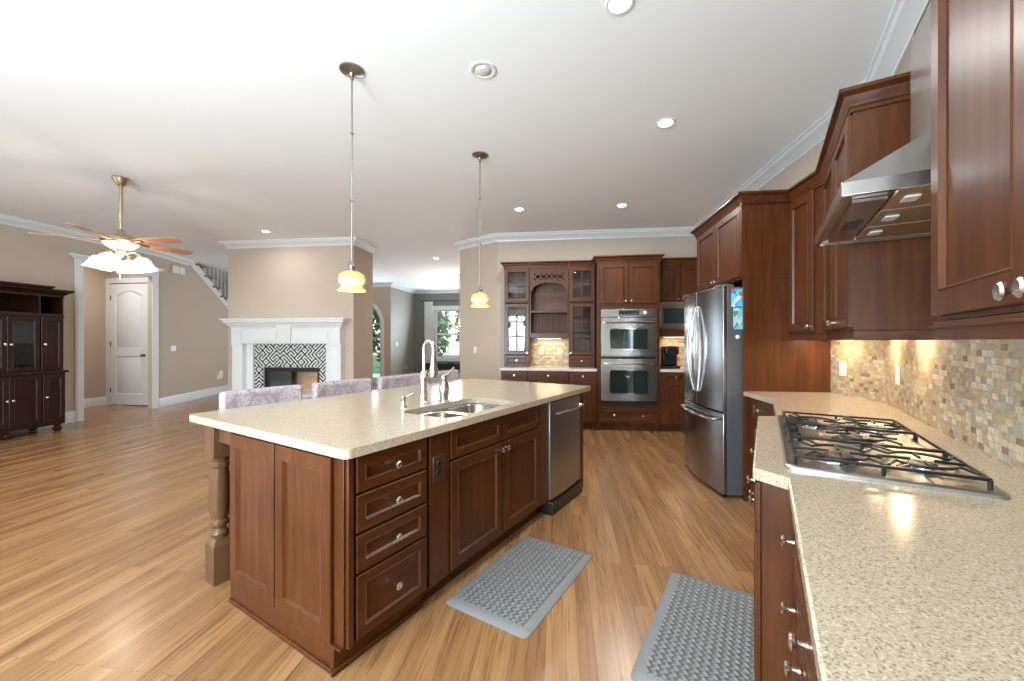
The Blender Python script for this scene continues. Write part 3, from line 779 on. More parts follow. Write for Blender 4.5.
# rear body of the island under the seating overhang
t = thing('island_back_panel', 'cherry back of the island facing the stools', 'panel', at('A', -2.345, 1.48, 0), rot_of('A', '+r'))
MB().box(0, 1.98, 0.0, 0.02, 0, 0.872).obj('panel', 'cherry', t)
MB().box(-0.45, -0.41, -0.0, 0.02, 0.0, 0.10).obj('foot_block', 'cherry', t)
# posts
def post_mb():
    m = MB(); w = 0.052
    m.box(-w, w, -w, w, 0, 0.21)
    m.rings([[(-w, -w, 0.21), (w, -w, 0.21), (w, w, 0.21), (-w, w, 0.21)], [(-0.035, -0.035, 0.245), (0.035, -0.035, 0.245), (0.035, 0.035, 0.245), (-0.035, 0.035, 0.245)]])
    m.lathe([(0, 0.235), (0.034, 0.235), (0.04, 0.25), (0.046, 0.268), (0.04, 0.285), (0.032, 0.292), (0.035, 0.30), (0.047, 0.318), (0.047, 0.335), (0.036, 0.345), (0.038, 0.352),
             (0.048, 0.39), (0.052, 0.43), (0.051, 0.50), (0.048, 0.57), (0.043, 0.62), (0.043, 0.632), (0.050, 0.637), (0.050, 0.66), (0.043, 0.665), (0.046, 0.67), (0.050, 0.69), (0, 0.692)], seg=24)
    m.box(-w, w, -w, w, 0.69, 0.871)
    return m
t = thing('turned_post', 'turned wooden leg under the near corner of the island overhang', 'island leg', at('A', -2.585, 1.055, 0), -TH['A'], None)
post_mb().obj('turned_leg', 'post', t, 0.002)
t2 = dup(t, at('A', -2.585, 3.42, 0), -TH['A'], 'turned wooden leg at the far end of the island overhang')
t = thing('island_apron', 'wooden apron rail under the island overhang by the turned leg', 'rail', at('A', -2.532, 1.03, 0), -TH['A'])
MB().box(0.001, 0.19, 0, 0.022, 0.78, 0.871).box(-0.03, -0.008, 0.08, 2.33, 0.80, 0.871).obj('rail', 'post', t)
# countertop with sink cut-out
def rrect(x0, x1, y0, y1, r, n=5):
    P = []
    for cx, cy, a0 in ((x1 - r, y0 + r, -PI / 2), (x1 - r, y1 - r, 0), (x0 + r, y1 - r, PI / 2), (x0 + r, y0 + r, PI)):
        for k in range(n + 1):
            a_ = a0 + PI / 2 * k / n; P.append((cx + r * math.cos(a_), cy + r * math.sin(a_)))
    return P
SX0, SX1, SY0, SY1 = -1.84, -1.44, 1.67, 2.40
ct = slab([rrect(-2.80, -1.365, 0.98, 3.58, 0.03), rrect(SX0, SX1, SY0, SY1, 0.09)], lambda q: (q[0], q[1], 0.874), lambda q: (q[0], q[1], 0.914))
o = frame_obj(ct, 'island_countertop', 'granite', 'A', None, 'beige speckled granite top of the kitchen island', 0.006); o['category'] = 'countertop'
# sink
t = thing('sink', 'double bowl stainless steel sink set in the island top', 'sink', at('A', 0, 0, 0), -TH['A'])
def bowl(x0, x1, y0, y1, zt, zb, r):
    L_ = []
    for i, z_, rr in ((-0.004, zt, r), (0.004, zt - 0.01, r), (0.012, zb + 0.05, r), (0.03, zb + 0.012, r), (0.07, zb, r * 0.6)):
        L_.append([(p_[0], p_[1], z_) for p_ in rrect(x0 + i, x1 - i, y0 + i, y1 - i, max(0.02, rr - 0.0), 5)])
    return MB().rings(L_, False, True)
bowl(SX0, SX1, SY0, 2.02, 0.873, 0.70, 0.085).obj('basin', 'steel', t)
bowl(SX0, SX1, 2.05, SY1, 0.873, 0.70, 0.085).obj('basin', 'steel', t)
slab([rrect(SX0 - 0.03, SX1 + 0.03, SY0 - 0.03, SY1 + 0.03, 0.1), rrect(SX0 - 0.003, SX1 + 0.003, SY0 - 0.003, 2.023, 0.088), rrect(SX0 - 0.003, SX1 + 0.003, 2.047, SY1 + 0.003, 0.088)],
     lambda q: (q[0], q[1], 0.868), lambda q: (q[0], q[1], 0.8735)).obj('rim', 'steel', t)
for y_ in (1.85, 2.22): MB().lathe([(0, 0.004), (0.03, 0.004), (0.042, 0.001), (0.042, -0.001)], (-1.67, y_, 0.702), 16).obj('drain', 'chrome', t)
# faucet
t = thing('faucet', 'tall brushed nickel pull down faucet behind the island sink', 'faucet', at('A', -1.95, 2.0, 0.914), -TH['A'])
MB().lathe([(0, 0), (0.036, 0), (0.036, 0.008), (0.030, 0.016), (0.026, 0.06), (0.025, 0.11), (0.029, 0.15), (0.031, 0.18), (0.026, 0.205), (0.018, 0.215), (0, 0.22)], seg=20).obj('body', 'nickel', t)
arc = [(0, 0, 0.2), (0, 0, 0.33)] + [(0.044 - 0.044 * math.cos(k * PI / 12), 0, 0.355 + 0.062 * math.sin(k * PI / 12)) for k in range(13)]
MB().tube(arc, 0.0125, 12).obj('spout', 'nickel', t)
MB().lathe([(0, 0.175), (0.026, 0.175), (0.031, 0.185), (0.028, 0.225), (0.021, 0.27), (0.016, 0.31), (0.0135, 0.36), (0, 0.361)], (0.088, 0, 0), 16).obj('spray_head', 'nickel', t)
MB().box(0.084, 0.092, -0.028, -0.020, 0.185, 0.215).obj('spray_button', 'black', t, 0.002)
t = thing('faucet_valve', 'separate brushed nickel lever valve right of the faucet', 'faucet handle', at('A', -1.885, 2.13, 0.914), -TH['A'])
MB().lathe([(0, 0), (0.040, 0), (0.040, 0.006), (0.030, 0.012), (0.030, 0.03), (0.036, 0.06), (0.035, 0.11), (0.022, 0.135), (0.020, 0.145), (0.024, 0.155), (0.020, 0.18), (0, 0.19)], seg=20).obj('valve_body', 'nickel', t)
MB().tube([(0, 0, 0.17), (0.03, 0.015, 0.195), (0.065, 0.028, 0.235)], [0.008, 0.007, 0.006], 8).obj('lever', 'nickel', t)
t = thing('soap_dispenser', 'small brushed nickel soap pump left of the faucet', 'soap dispenser', at('A', -1.93, 1.80, 0.914), -TH['A'])
MB().lathe([(0, 0), (0.024, 0), (0.022, 0.008), (0.014, 0.02), (0.013, 0.045), (0.018, 0.06), (0.018, 0.07), (0, 0.072)], seg=16).obj('pump_body', 'nickel', t)
MB().tube([(0, 0, 0.06), (0.03, 0.03, 0.078), (0.04, 0.045, 0.086), (0.045, 0.055, 0.078)], 0.006, 8).obj('nozzle', 'nickel', t)

# ---- bar stools along the far side of the island ---------------------------------
def make_stool():
    t = thing('bar_stool', 'x', 'stool', (0, 0, 0), 0, 'upholstered stools along the island')
    W_, D_ = 0.50, 0.40          # faces +x, back at x=0
    MB().box(0.03, D_, -W_ / 2, W_ / 2, 0.55, 0.66).obj('seat', 'damask', t, 0.03)
    bk = MB(); L_ = []
    n = 10
    pts = [(-W_ / 2 - 0.025 + (W_ + 0.05) * k / n) for k in range(n + 1)]
    out = [(-0.035 + 0.02 * (1 - (2 * k / n - 1) ** 2) * -1, y_) for k, y_ in enumerate(pts)]
    inn = [(0.035 + 0.02 * (1 - (2 * k / n - 1) ** 2) * -1, y_) for k, y_ in reversed(list(enumerate(pts)))]
    bk.prism(out + inn, 0.56, 0.995)
    bk.obj('backrest', 'damask', t, 0.022)
    for sx, sy in ((0.06, 1), (0.06, -1), (D_ - 0.04, 1), (D_ - 0.04, -1)):
        y_ = sy * (W_ / 2 - 0.03)
        MB().tube([(sx, y_, 0.56), (sx + (0.02 if sx > 0.2 else -0.03), y_ * 1.03, 0)], [0.022, 0.015], 8).obj('leg', 'mahog', t)
    MB().tube([(D_ - 0.03, -W_ / 2 + 0.03, 0.2), (D_ - 0.03, W_ / 2 - 0.03, 0.2)], 0.012, 8).obj('footrest', 'mahog', t)
    return t
st0 = make_stool()
STL = ['lavender damask bar stool nearest the camera behind the island', 'second lavender bar stool from the near end, in front of the firebox',
       'third lavender bar stool, just left of the faucet', 'farthest lavender bar stool, behind the faucet lever']
for i, a_ in enumerate((1.52, 2.17, 2.81, 3.40)):
    p_ = at('A', -3.05, a_, 0)
    if i == 0: st0.location = p_; st0.rotation_euler = (0, 0, -TH['A']); st0['label'] = STL[0]
    else: dup(st0, p_, -TH['A'], STL[i])

# ---- floor mats --------------------------------------------------------------------
def mat_thing(r0, r1, a0, a1, label):
    cx, cy = (r0 + r1) / 2, (a0 + a1) / 2; w, l = (r1 - r0) / 2, (a1 - a0) / 2
    t = thing('floor_mat', label, 'mat', at('A', cx, cy, 0.0), -TH['A'], 'grey cushioned kitchen mats')
    L_ = []
    for i, z_ in ((0, 0.0005), (0, 0.004), (0.006, 0.008), (0.024, 0.015), (0.032, 0.017)):
        L_.append([(p_[0], p_[1], z_) for p_ in rrect(-w + i, w - i, -l + i, l - i, 0.03, 4)])
    MB().rings(L_).obj('bevelled_rim', 'rubber', t)
    MB().prism(rrect(-w + 0.045, w - 0.045, -l + 0.045, l - 0.045, 0.012, 3), 0.0168, 0.0195).obj('woven_top', 'weave', t, 0.002)
mat_thing(-1.385, -0.90, 1.56, 2.40, 'grey woven pattern kitchen mat on the floor beside the island sink')
mat_thing(-0.455, 0.03, 1.60, 2.47, 'grey woven pattern kitchen mat on the floor by the cooktop cabinets')

# ---- right side: base cabinets, countertop, cooktop ---------------------------------
CJ = isect('H', 1.52, 'A', 0.05)
ctp = [A(0.06, -1.2), A(0.06, 1.50), A(-0.035, 1.56), A(-0.035, 2.64), A(0.05, 2.70), isect('H', 1.50, 'A', 0.05), H(1.50, 3.58), H(W1R - 0.002, 3.58), isect('H', W1R - 0.002, 'A', 0.693), A(0.693, -1.2)]
o = MB().prism([tuple(p_) for p_ in ctp][::-1], 0.874, 0.914).obj('kitchen_countertop', 'granite', None, 0.005)
tag(o, 'beige speckled granite counter around the cooktop along the right wall', 'countertop')
cabinet('base_cabinet', 'near cherry base cabinet under the right counter in the foreground', 'A', '-r', 0.088, 1.50, 0, 0.66, 0.60, 0.873,
    [('drawer', 0.05, 0.65, 0.70, 0.862, [(0.16, 0.785), (0.60, 0.785)]), ('door', 0.05, 0.35, 0.115, 0.694, [(0.16, 0.60)]), ('door', 0.355, 0.65, 0.115, 0.694, [(0.40, 0.60)])], toe=0.105)
cabinet('base_cabinet', 'cherry base cabinet under the right counter, at the picture\'s bottom edge', 'A', '-r', 0.088, 0.835, 0, 0.90, 0.60, 0.873,
    [('drawer', 0.01, 0.89, 0.70, 0.862, [(0.16, 0.785)]), ('door', 0.01, 0.44, 0.115, 0.694, [(0.40, 0.60)]), ('door', 0.445, 0.89, 0.115, 0.694, [(0.48, 0.60)])], toe=0.105)
t = cabinet('cooktop_cabinet', 'cherry base cabinet that juts out beneath the cooktop', 'A', '-r', -0.01, 2.64, 0, 1.08, 0.68, 0.873,
    [('drawer', 0.02, 1.06, 0.70, 0.862, [(0.3, 0.785), (0.78, 0.785)]), ('door', 0.02, 0.54, 0.115, 0.694, [(0.5, 0.64)]), ('door', 0.545, 1.06, 0.115, 0.694, [(0.58, 0.64)])], toe=0.105)
MB().box(1.08, 1.096, 0.0, 0.085, 0.0, 0.872).obj('return_panel', 'cherry', t, 0.002)
MB().box(1.05, 1.10, -0.012, 0.0, 0.0, 0.872).obj('corner_stile', 'cherry', t, 0.004)
cabinet('corner_base_cabinet', 'narrow cherry base cabinet with a drawer beside the refrigerator', 'H', '-r', 1.56, 3.564, 0, 0.42, 0.55, 0.873,
    [('drawer', 0.03, 0.37, 0.70, 0.862, [(0.2, 0.785)]), ('door', 0.03, 0.37, 0.115, 0.694, [(0.33, 0.34)])], toe=0.105)
# cooktop
cx0, cx1, cy0, cy1 = 0.055, 0.555, 1.60, 2.66
t = thing('cooktop', 'stainless steel gas cooktop with cast iron grates set in the right counter', 'cooktop', at('A', (cx0 + cx1) / 2, (cy0 + cy1) / 2, 0.914), -TH['A'])
hw, hl = (cx1 - cx0) / 2, (cy1 - cy0) / 2
L_ = []
for i, z_ in ((0, 0.0003), (0, 0.008), (0.006, 0.013), (0.018, 0.013), (0.03, 0.009)):
    L_.append([(p_[0], p_[1], z_) for p_ in rrect(-hw + i, hw - i, -hl + i, hl - i, 0.025, 4)])
MB().rings(L_).obj('steel_tray', 'tray', t)
BUR = [(-0.09, -0.36, 0.042), (0.12, -0.34, 0.036), (0.02, 0.0, 0.052), (-0.10, 0.27, 0.036), (0.12, 0.30, 0.046)]
for bx, by, br in BUR:
    b_ = MB().lathe([(br * 1.7, 0), (br * 1.6, 0.003), (br * 1.2, 0.004), (br * 1.15, 0.012), (0, 0.012)], (bx, by, 0.009), 20).obj('burner_base', 'chrome', t)
    MB().lathe([(br, 0), (br, 0.008), (br * 0.9, 0.011), (0, 0.012)], (bx, by, 0.021), 20).obj('burner_cap', 'black', b_)
def grate(y0, y1, burners):
    g = MB(); z = 0.038; x0_, x1_ = -hw + 0.03, hw - 0.03; r_ = 0.0048
    C4 = [(x0_, y0, z), (x1_, y0, z), (x1_, y1, z), (x0_, y1, z), (x0_, y0, z)]
    for i in range(4): g.tube([C4[i], C4[i + 1]], r_ * 1.1, 6)
    for x_, y_ in ((x0_, y0), (x1_, y0), (x0_, y1), (x1_, y1), ((x0_ + x1_) / 2, y0), ((x0_ + x1_) / 2, y1)): g.tube([(x_, y_, 0.010), (x_, y_, z)], r_ * 1.2, 6)
    for bx, by, br in burners:
        R_ = 0.075
        for s_ in (-1, 1):
            g.tube([(bx - 0.10, by + s_ * 0.10 * 1.1, z)] + [(bx + R_ * math.cos(u_), by + s_ * (R_ * math.sin(u_) + 0.02) - 0.0, z + 0.002) for u_ in [PI * (0.9 - 0.8 * k / 8) for k in range(9)]] + [(bx + 0.10, by + s_ * 0.11, z)], r_, 6)
        for dx_ in (-1, 1):
            xe = x0_ if dx_ < 0 else x1_
            g.tube([(bx + dx_ * 0.028, by, z + 0.003), (xe if abs(xe - bx) < 0.2 else bx + dx_ * 0.11, by, z)], r_, 6)
        for s_ in (-1, 1):
            ye = y0 if s_ < 0 else y1
            g.tube([(bx, by + s_ * 0.028, z + 0.003), (bx, by + s_ * 0.10, z)], r_, 6)
            g.tube([(bx - 0.05, by + s_ * 0.09, z), (bx - 0.09, ye, z)], r_, 6)
    return g
grate(-hl + 0.04, -0.165, BUR[:2]).obj('grate', 'iron', t)
grate(-0.155, 0.16, BUR[2:3]).obj('grate', 'iron', t)
grate(0.17, hl - 0.04, BUR[3:]).obj('grate', 'iron', t)
for i in range(5):
    kx, ky = -0.155 + 0.075 * i, hl - 0.075
    MB().lathe([(0.022, 0), (0.021, 0.006), (0.017, 0.010), (0.016, 0.026), (0.013, 0.03), (0, 0.03)], (-hw + 0.035 if i % 2 else -hw + 0.055, 0.02 + 0.075 * i - 0.1, 0.009), 16).obj('control_knob', 'black', t)

# backsplash tiles on the two right walls
def tile_strip(n, fr_rot, p0, L, z0, z1, mat, dpt=0.008):
    o_ = MB().box(0, L, -dpt, 0, z0, z1).obj('trim_%d' % n, mat, None, 0, (p0.x, p0.y, 0), fr_rot); o_['kind'] = 'structure'
    o_['label'] = 'small stone mosaic tile backsplash'
    return o_
pw = H(W1R, 3.585)
tile_strip(30, rot_of('H', '-r'), pw, (pw - CR).length - 0.003, 0.914, 1.42, 'mosaic')
tile_strip(31, rot_of('A', '-r'), CR, (CR - W2E).length - 0.4, 0.914, 1.42, 'mosaic')
o = MB().box((CR - A(W2R, 2.57)).length, (CR - A(W2R, 1.48)).length, -0.006, 0, 1.42, 1.95).obj('trim_32', 'mosaic', None, 0, (CR.x, CR.y, 0), rot_of('A', '-r')); o['kind'] = 'structure'
def wall_plate(name, label, cat, loc, rot, kind='outlet', mat='plate', w=0.072, h=0.115):
    t = thing(name, label, cat, loc, rot)
    MB().box(-w / 2, w / 2, -0.006, 0, -h / 2, h / 2).obj('plate', mat, t, 0.002)
    if kind == 'outlet':
        for z_ in (-0.022, 0.022): MB().box(-0.016, 0.016, -0.009, -0.005, z_ - 0.014, z_ + 0.014).obj('receptacle', mat, t, 0.003)
    elif kind == 'switch':
        MB().box(-0.016, 0.016, -0.010, -0.005, -0.033, 0.033).obj('rocker', mat, t, 0.002)
    return t
p_ = at('H', W1R - 0.009, 3.42, 1.12); wall_plate('wall_outlet', 'white outlet on the mosaic backsplash, nearer the refrigerator', 'outlet', p_, rot_of('H', '-r'))
p_ = at('A', W2R - 0.009, 3.33, 1.125); wall_plate('wall_switch', 'white switch on the mosaic backsplash above the cooktop side', 'switch', p_, rot_of('A', '-r'), 'switch')

# ---- upper cabinets on the right -------------------------------------------------------
UF = 0.365
def prism_thing(name, label, poly, z0, z1, cat='cabinet'):
    t = thing(name, label, cat, (poly[0][0], poly[0][1], 0), 0)
    MB().prism([(p_[0] - poly[0][0], p_[1] - poly[0][1]) for p_ in poly][::-1], z0, z1).obj('carcass', 'cherry', t, 0.0015)
    return t
def front_on(t, fr, facing, r, a, items):
    """fronts placed on a plane whose local left-front corner is (r, a); t is a thing with rotation 0 or any"""
    p_ = Vector(at(fr, r, a, 0)); rt = rot_of(fr, facing)
    for it in items:
        o_ = front(t, it[0], it[1], it[2], it[3], it[4], it[5] if len(it) > 5 else None)
        v = (p_ - t.location); v.rotate(Matrix.Rotation(-t.rotation_euler.z, 3, 'Z'))
        o_.location = v; o_.rotation_euler = (0, 0, rt - t.rotation_euler.z)
UC = isect('H', 1.86, 'A', UF); CR2 = isect('H', W1R - 0.002, 'A', W2R - 0.002)
UPZ0, UPZ1 = 1.385, 2.49
# split of the corner: unit one on the far wall, unit two on the near wall
t = prism_thing('upper_cabinet', 'single door cherry wall cabinet between the fridge panel and the corner', [H(1.86, 3.58), H(W1R - 0.002, 3.58), CR2, UC], UPZ0, UPZ1)
front_on(t, 'H', '-r', 1.86, 3.58, [('door', 0.01, 0.340, 1.40, 2.45, [(0.31, 1.44)])])
LR1 = MB().prism([tuple(q) for q in (H(1.865, 3.58), H(1.895, 3.58), isect('H', 1.895, 'A', UF + 0.035), isect('H', 1.865, 'A', UF + 0.005))][::-1], 1.337, 1.385)
LR1.v = [(v[0] - t.location.x, v[1] - t.location.y, v[2]) for v in LR1.v]; LR1.obj('light_rail', 'cherry_h', t, 0.003)
t = prism_thing('upper_cabinet', 'two door cherry wall cabinet with tall side panel left of the range hood', [UC, CR2, A(W2R - 0.002, 2.57), A(UF, 2.57)], UPZ0, UPZ1)
ua = (UC - A(UF, 0)).length
front_on(t, 'A', '-r', UF, ua, [('door', ua - 3.60 + 0.02, ua - 3.06, 1.40, 2.45, [(ua - 3.09, 1.44)]), ('door', ua - 3.055, ua - 2.58, 1.40, 2.45, [(ua - 3.02, 1.44)])])
lr = MB().prism([tuple(q) for q in (isect('H', 1.865, 'A', UF + 0.005), isect('H', 1.895, 'A', UF + 0.035), A(UF + 0.035, 2.60), A(W2R - 0.01, 2.60), A(W2R - 0.01, 2.572), A(UF + 0.005, 2.572))][::-1], 1.337, 1.385)
lr.v = [(v[0] - t.location.x, v[1] - t.location.y, v[2]) for v in lr.v]; lr.obj('light_rail', 'cherry_h', t, 0.003)
sd = MB().door(-(W2R - 0.002), -UF, 1.40, 2.47, 0, t=0.006, st=0.012, rec=0.003)
# crown of the right uppers, one run over fridge cabinet and corner
KP = [(0, 0), (0.010, 0), (0.010, 0.018), (0.016, 0.024), (0.018, 0.040), (0.034, 0.060), (0.036, 0.070), (0.052, 0.082), (0.060, 0.086), (0.060, 0.102), (0, 0.102)]
def kcrown(path, z, parent, label=None):
    mb = sweep(KP, path, z)
    if parent is not None:
        th_ = parent.rotation_euler.z; c_, s_ = math.cos(-th_), math.sin(-th_); lx, ly, lz = parent.location
        mb.v = [((v[0] - lx) * c_ - (v[1] - ly) * s_, (v[0] - lx) * s_ + (v[1] - ly) * c_, v[2] - lz) for v in mb.v]
    o_ = mb.obj('crown_moulding', 'cherry_h', parent)
    return o_
cro = thing('crown_moulding', 'stepped cherry crown running over the corner wall cabinets to the hood', 'crown', (CR.x, CR.y, 0), 0)
kc = kcrown([H(1.86, 3.565), UC, A(UF, 2.57), A(W2R - 0.004, 2.57)], 2.452, None); kc.parent = cro; kc.location = (-CR.x, -CR.y, 0); kc.name = 'moulding'
# above and round the refrigerator
t = thing('refrigerator_cabinet', 'tall cherry surround with two doors above the refrigerator', 'cabinet', at('H', 1.50, 4.725, 0), rot_of('H', '-r'))
MB().box(0, 1.155, 0, W1R - 1.50 - 0.002, 1.85, 2.49).obj('carcass', 'cherry', t, 0.0015)
MB().box(1.13, 1.155, -0.0, W1R - 1.50 - 0.002, 0, 1.849).box(1.13, 1.155, -0.0195, -0.0, 1.849, 2.49).obj('side_panel', 'cherry', t)
MB().box(0, 0.025, -0.04, W1R - 1.50 - 0.002, 0, 1.849).obj('side_panel', 'cherry', t)
front(t, 'door', 0.03, 0.575, 1.87, 2.47, [(0.54, 1.90)]); front(t, 'door', 0.58, 1.125, 1.87, 2.47, [(0.615, 1.90)])
kcrown([H(W1R - 0.004, 4.725), H(1.50, 4.725), H(1.50, 3.58), H(1.86, 3.58)], 2.455, t)
# near upper cabinet
t = cabinet('upper_cabinet', 'large glossy cherry wall cabinet in the right foreground', 'A', '-r', UF + 0.018, 1.48, UPZ0, 0.98, W2R - UF - 0.021, UPZ1 - UPZ0,
    [('door', 0.015, 0.490, 1.395, 2.45, [(0.462, 1.418)]), ('door', 0.494, 0.965, 1.395, 2.45, [(0.525, 1.418)])])
MB().box(0, 0.98, -0.012, 0.03, -0.048, -0.002).box(0, 0.98, -0.022, -0.010, -0.02, -0.012).obj('light_rail', 'cherry_h', t, 0.003)
kcrown([A(W2R - 0.004, 1.48), A(UF + 0.018, 1.48), A(UF + 0.018, 0.50)], 2.452, t)
# under cabinet lights
WARM = (1.0, 0.72, 0.42)
def under_light(label, fr, facing, r, a, w, z, power):
    t = thing('under_cabinet_light', label, 'light', at(fr, r, a, z), rot_of(fr, facing), 'under cabinet lights')
    MB().box(-w / 2, w / 2, -0.02, 0.02, -0.014, 0).obj('light_housing', 'white', t, 0.002)
    MB().box(-w / 2 + 0.01, w / 2 - 0.01, -0.014, 0.014, -0.018, -0.0142).obj('lens', M['lens'], t)
    area_light('lamp', (0, 0, -0.022), (0, 0, 0), w, 0.03, power, WARM, t)
M['lens'] = plain('lit_warm_lens', (1, 0.9, 0.7), 0.4, emit=(1.0, 0.8, 0.5), es=4)
under_light('warm light bar under the corner cabinet nearest the fridge', 'H', '-r', 2.05, 3.36, 0.16, 1.384, 2.2)
under_light('warm light bar under the cabinet left of the hood, far half', 'A', '-r', 0.60, 3.40, 0.16, 1.384, 2.2)
under_light('warm light bar under the cabinet left of the hood, near half', 'A', '-r', 0.60, 2.85, 0.16, 1.384, 2.2)

# ---- range hood ------------------------------------------------------------------------
t = thing('range_hood', 'stainless steel chimney range hood above the cooktop', 'range hood', at('A', 0.21, 2.524, 1.80), rot_of('A', '-r'))
HW, HD = 0.848, 0.48
hm = MB()
zb, zt = 0, 0.045
o4 = lambda i, z_, d_=0: [(i, i, z_), (HW - i, i, z_), (HW - i, HD, z_), (i, HD, z_)]
q0, q1, qy = HW / 2 - 0.15, HW / 2 + 0.15, 0.29
ct_ = [(q0, qy, 0.27), (q1, qy, 0.27), (q1, HD, 0.27), (q0, HD, 0.27)]
hm.rings([[(0.02, 0.02, 0.012), (HW - 0.02, 0.02, 0.012), (HW - 0.02, HD - 0.02, 0.012), (0.02, HD - 0.02, 0.012)], [(0.02, 0.02, 0), (HW - 0.02, 0.02, 0), (HW - 0.02, HD - 0.02, 0), (0.02, HD - 0.02, 0)],
          [(0, 0, 0), (HW, 0, 0), (HW, HD, 0), (0, HD, 0)], [(0, 0, zt), (HW, 0, zt), (HW, HD, zt), (0, HD, zt)], ct_])
hm.obj('canopy', 'steel', t, 0.0015)
MB().box(q0, q1, qy, HD, 0.25, 0.745).obj('chimney', 'steel', t, 0.002)
MB().box(q0 + 0.008, q1 - 0.008, qy + 0.008, HD, 0.745, 0.78).obj('chimney_top', 'black', t)
x_ = 0.20
for k in range(3):
    f_ = MB().box(0.10 + 0.25 * k, 0.345 + 0.25 * k, 0.14, HD - 0.03, -0.002, 0.010).obj('grease_filter', 'filter', t, 0.003)
    MB().box(0.19 + 0.25 * k, 0.255 + 0.25 * k, 0.17, 0.21, -0.006, -0.001).obj('filter_latch', 'white', f_, 0.002)
MB().box(0.10, 0.75, 0.04, 0.13, -0.001, 0.010).obj('control_panel', 'steel', t)
MB().box(0.34, 0.50, 0.06, 0.11, -0.004, 0).obj('switch_strip', 'black_glass', t)

# ---- refrigerator ----------------------------------------------------------------------
t = thing('refrigerator', 'stainless steel french door refrigerator with curved doors', 'refrigerator', at('H', 1.300, 4.52, 0), rot_of('H', '-r') + rad(3.2))
FW = 0.915
FR = t
MB().box(0, FW, 0.035, 0.72, 0.03, 1.785).obj('body', 'greyside', t, 0.004)
def arcdoor(x0, x1, z0, z1, th=0.05, n=8):
    f_ = lambda x: -0.045 * (1 - (2 * x / FW - 1) ** 2)
    xs = [x0 + (x1 - x0) * k / n for k in range(n + 1)]
    return MB().prism([(x, f_(x)) for x in xs] + [(x1, 0.03), (x0, 0.03)], z0, z1)
arcdoor(0.0, FW / 2 - 0.003, 0.73, 1.795).obj('french_door', 'steel_v', t, 0.005)
arcdoor(FW / 2 + 0.003, FW, 0.73, 1.795).obj('french_door', 'steel_v', t, 0.005)
arcdoor(0.0, FW, 0.035, 0.715, n=16).obj('freezer_drawer', 'steel_v', t, 0.005)
for s_ in (-1, 1):
    xc = FW / 2 + s_ * 0.05
    pts = [(xc, -0.038, 0.86)] + [(xc - s_ * 0.022 + s_ * 0.035 * math.sin(PI * k / 12), -0.065 - 0.045 * math.sin(PI * k / 12), 0.865 + 0.78 * k / 12) for k in range(13)] + [(xc, -0.038, 1.65)]
    MB().tube(pts, 0.0095, 10).obj('door_handle', 'chrome', t)
pts = [(0.10, -0.02, 0.655)] + [(0.08 + (FW - 0.16) * k / 12, -0.055 - 0.045 * (1 - (2 * k / 12 - 1) ** 2), 0.655) for k in range(13)] + [(FW - 0.10, -0.02, 0.655)]
MB().tube(pts, 0.012, 10).obj('freezer_handle', 'chrome', t)
MB().box(0.03, FW - 0.03, 0.0, 0.034, 0.002, 0.034).obj('kick_grille', 'black', t)
MB().box(0.02, 0.12, -0.02, 0.10, 1.786, 1.812).obj('hinge_cover', 'greyside', t, 0.004)
MB().box(FW - 0.12, FW - 0.02, -0.02, 0.10, 1.786, 1.812).obj('hinge_cover', 'greyside', t, 0.004)
# papers and magnets on the refrigerator's side
FRM = Matrix.Translation(FR.location) @ Matrix.Rotation(FR.rotation_euler.z, 4, 'Z')
sidep = lambda y, z: FRM @ Vector((FW + 0.0005, y, z))
def flat(name, label, cat, y, z, w, h, mat):
    o_ = MB().box(0, w, -0.002, 0, 0, h).obj(name, mat, None, 0, sidep(y, z), FR.rotation_euler.z + PI / 2); tag(o_, label, cat); return o_
flat('fridge_picture', 'bright blue and red picture stuck high on the refrigerator side', 'picture', 0.065, 1.62, 0.095, 0.15, 'pic1')
flat('fridge_picture', 'teal snapshot stuck below the blue picture on the refrigerator side', 'picture', 0.082, 1.43, 0.078, 0.18, 'pic2')
for z_, y_, r_, lb in ((1.365, 0.115, 0.017, 'round white magnet below the pictures on the refrigerator side'), (1.625, 0.085, 0.010, 'tiny white magnet on the edge of the blue fridge picture')):
    o = MB().lathe([(0, 0.005), (r_ * 0.8, 0.005), (r_, 0.003), (r_, 0)], (0, 0, 0), 16, '-y').obj('fridge_magnet', 'plate', None, 0, FRM @ Vector((FW + 0.003, y_, z_)), FR.rotation_euler.z + PI / 2)
    tag(o, lb, 'magnet')

# ------------------------------------------------------------------ back wall of the kitchen
# local x = r + 0.93 for the hutch, fronts face the camera
OVA = 6.13
t = cabinet('base_cabinet', 'cherry base cabinet at the left end of the back counter, single drawer over a door', 'H', '-a', -0.925, OVA + 0.03, 0, 0.41, 0.6, 0.873,
    [('drawer', 0.01, 0.40, 0.72, 0.865, [(0.205, 0.80)]), ('door', 0.01, 0.40, 0.115, 0.712, [(0.36, 0.67)])], toe=0.105)
t = cabinet('base_cabinet', 'wide cherry base cabinet under the plate rack on the back wall', 'H', '-a', -0.513, OVA + 0.03, 0, 0.625, 0.6, 0.873,
    [('drawer', 0.01, 0.615, 0.72, 0.865, [(0.31, 0.80)]), ('door', 0.01, 0.31, 0.115, 0.712, [(0.28, 0.67)]), ('door', 0.315, 0.615, 0.115, 0.712, [(0.345, 0.67)])], toe=0.105)
t = cabinet('base_cabinet', 'cherry base cabinet of the back counter beside the double oven', 'H', '-a', 0.114, OVA - 0.01, 0, 0.405, 0.64, 0.873,
    [('drawer', 0.01, 0.395, 0.72, 0.865, [(0.20, 0.80)]), ('door', 0.01, 0.395, 0.115, 0.712, [(0.04, 0.67)])], toe=0.105)
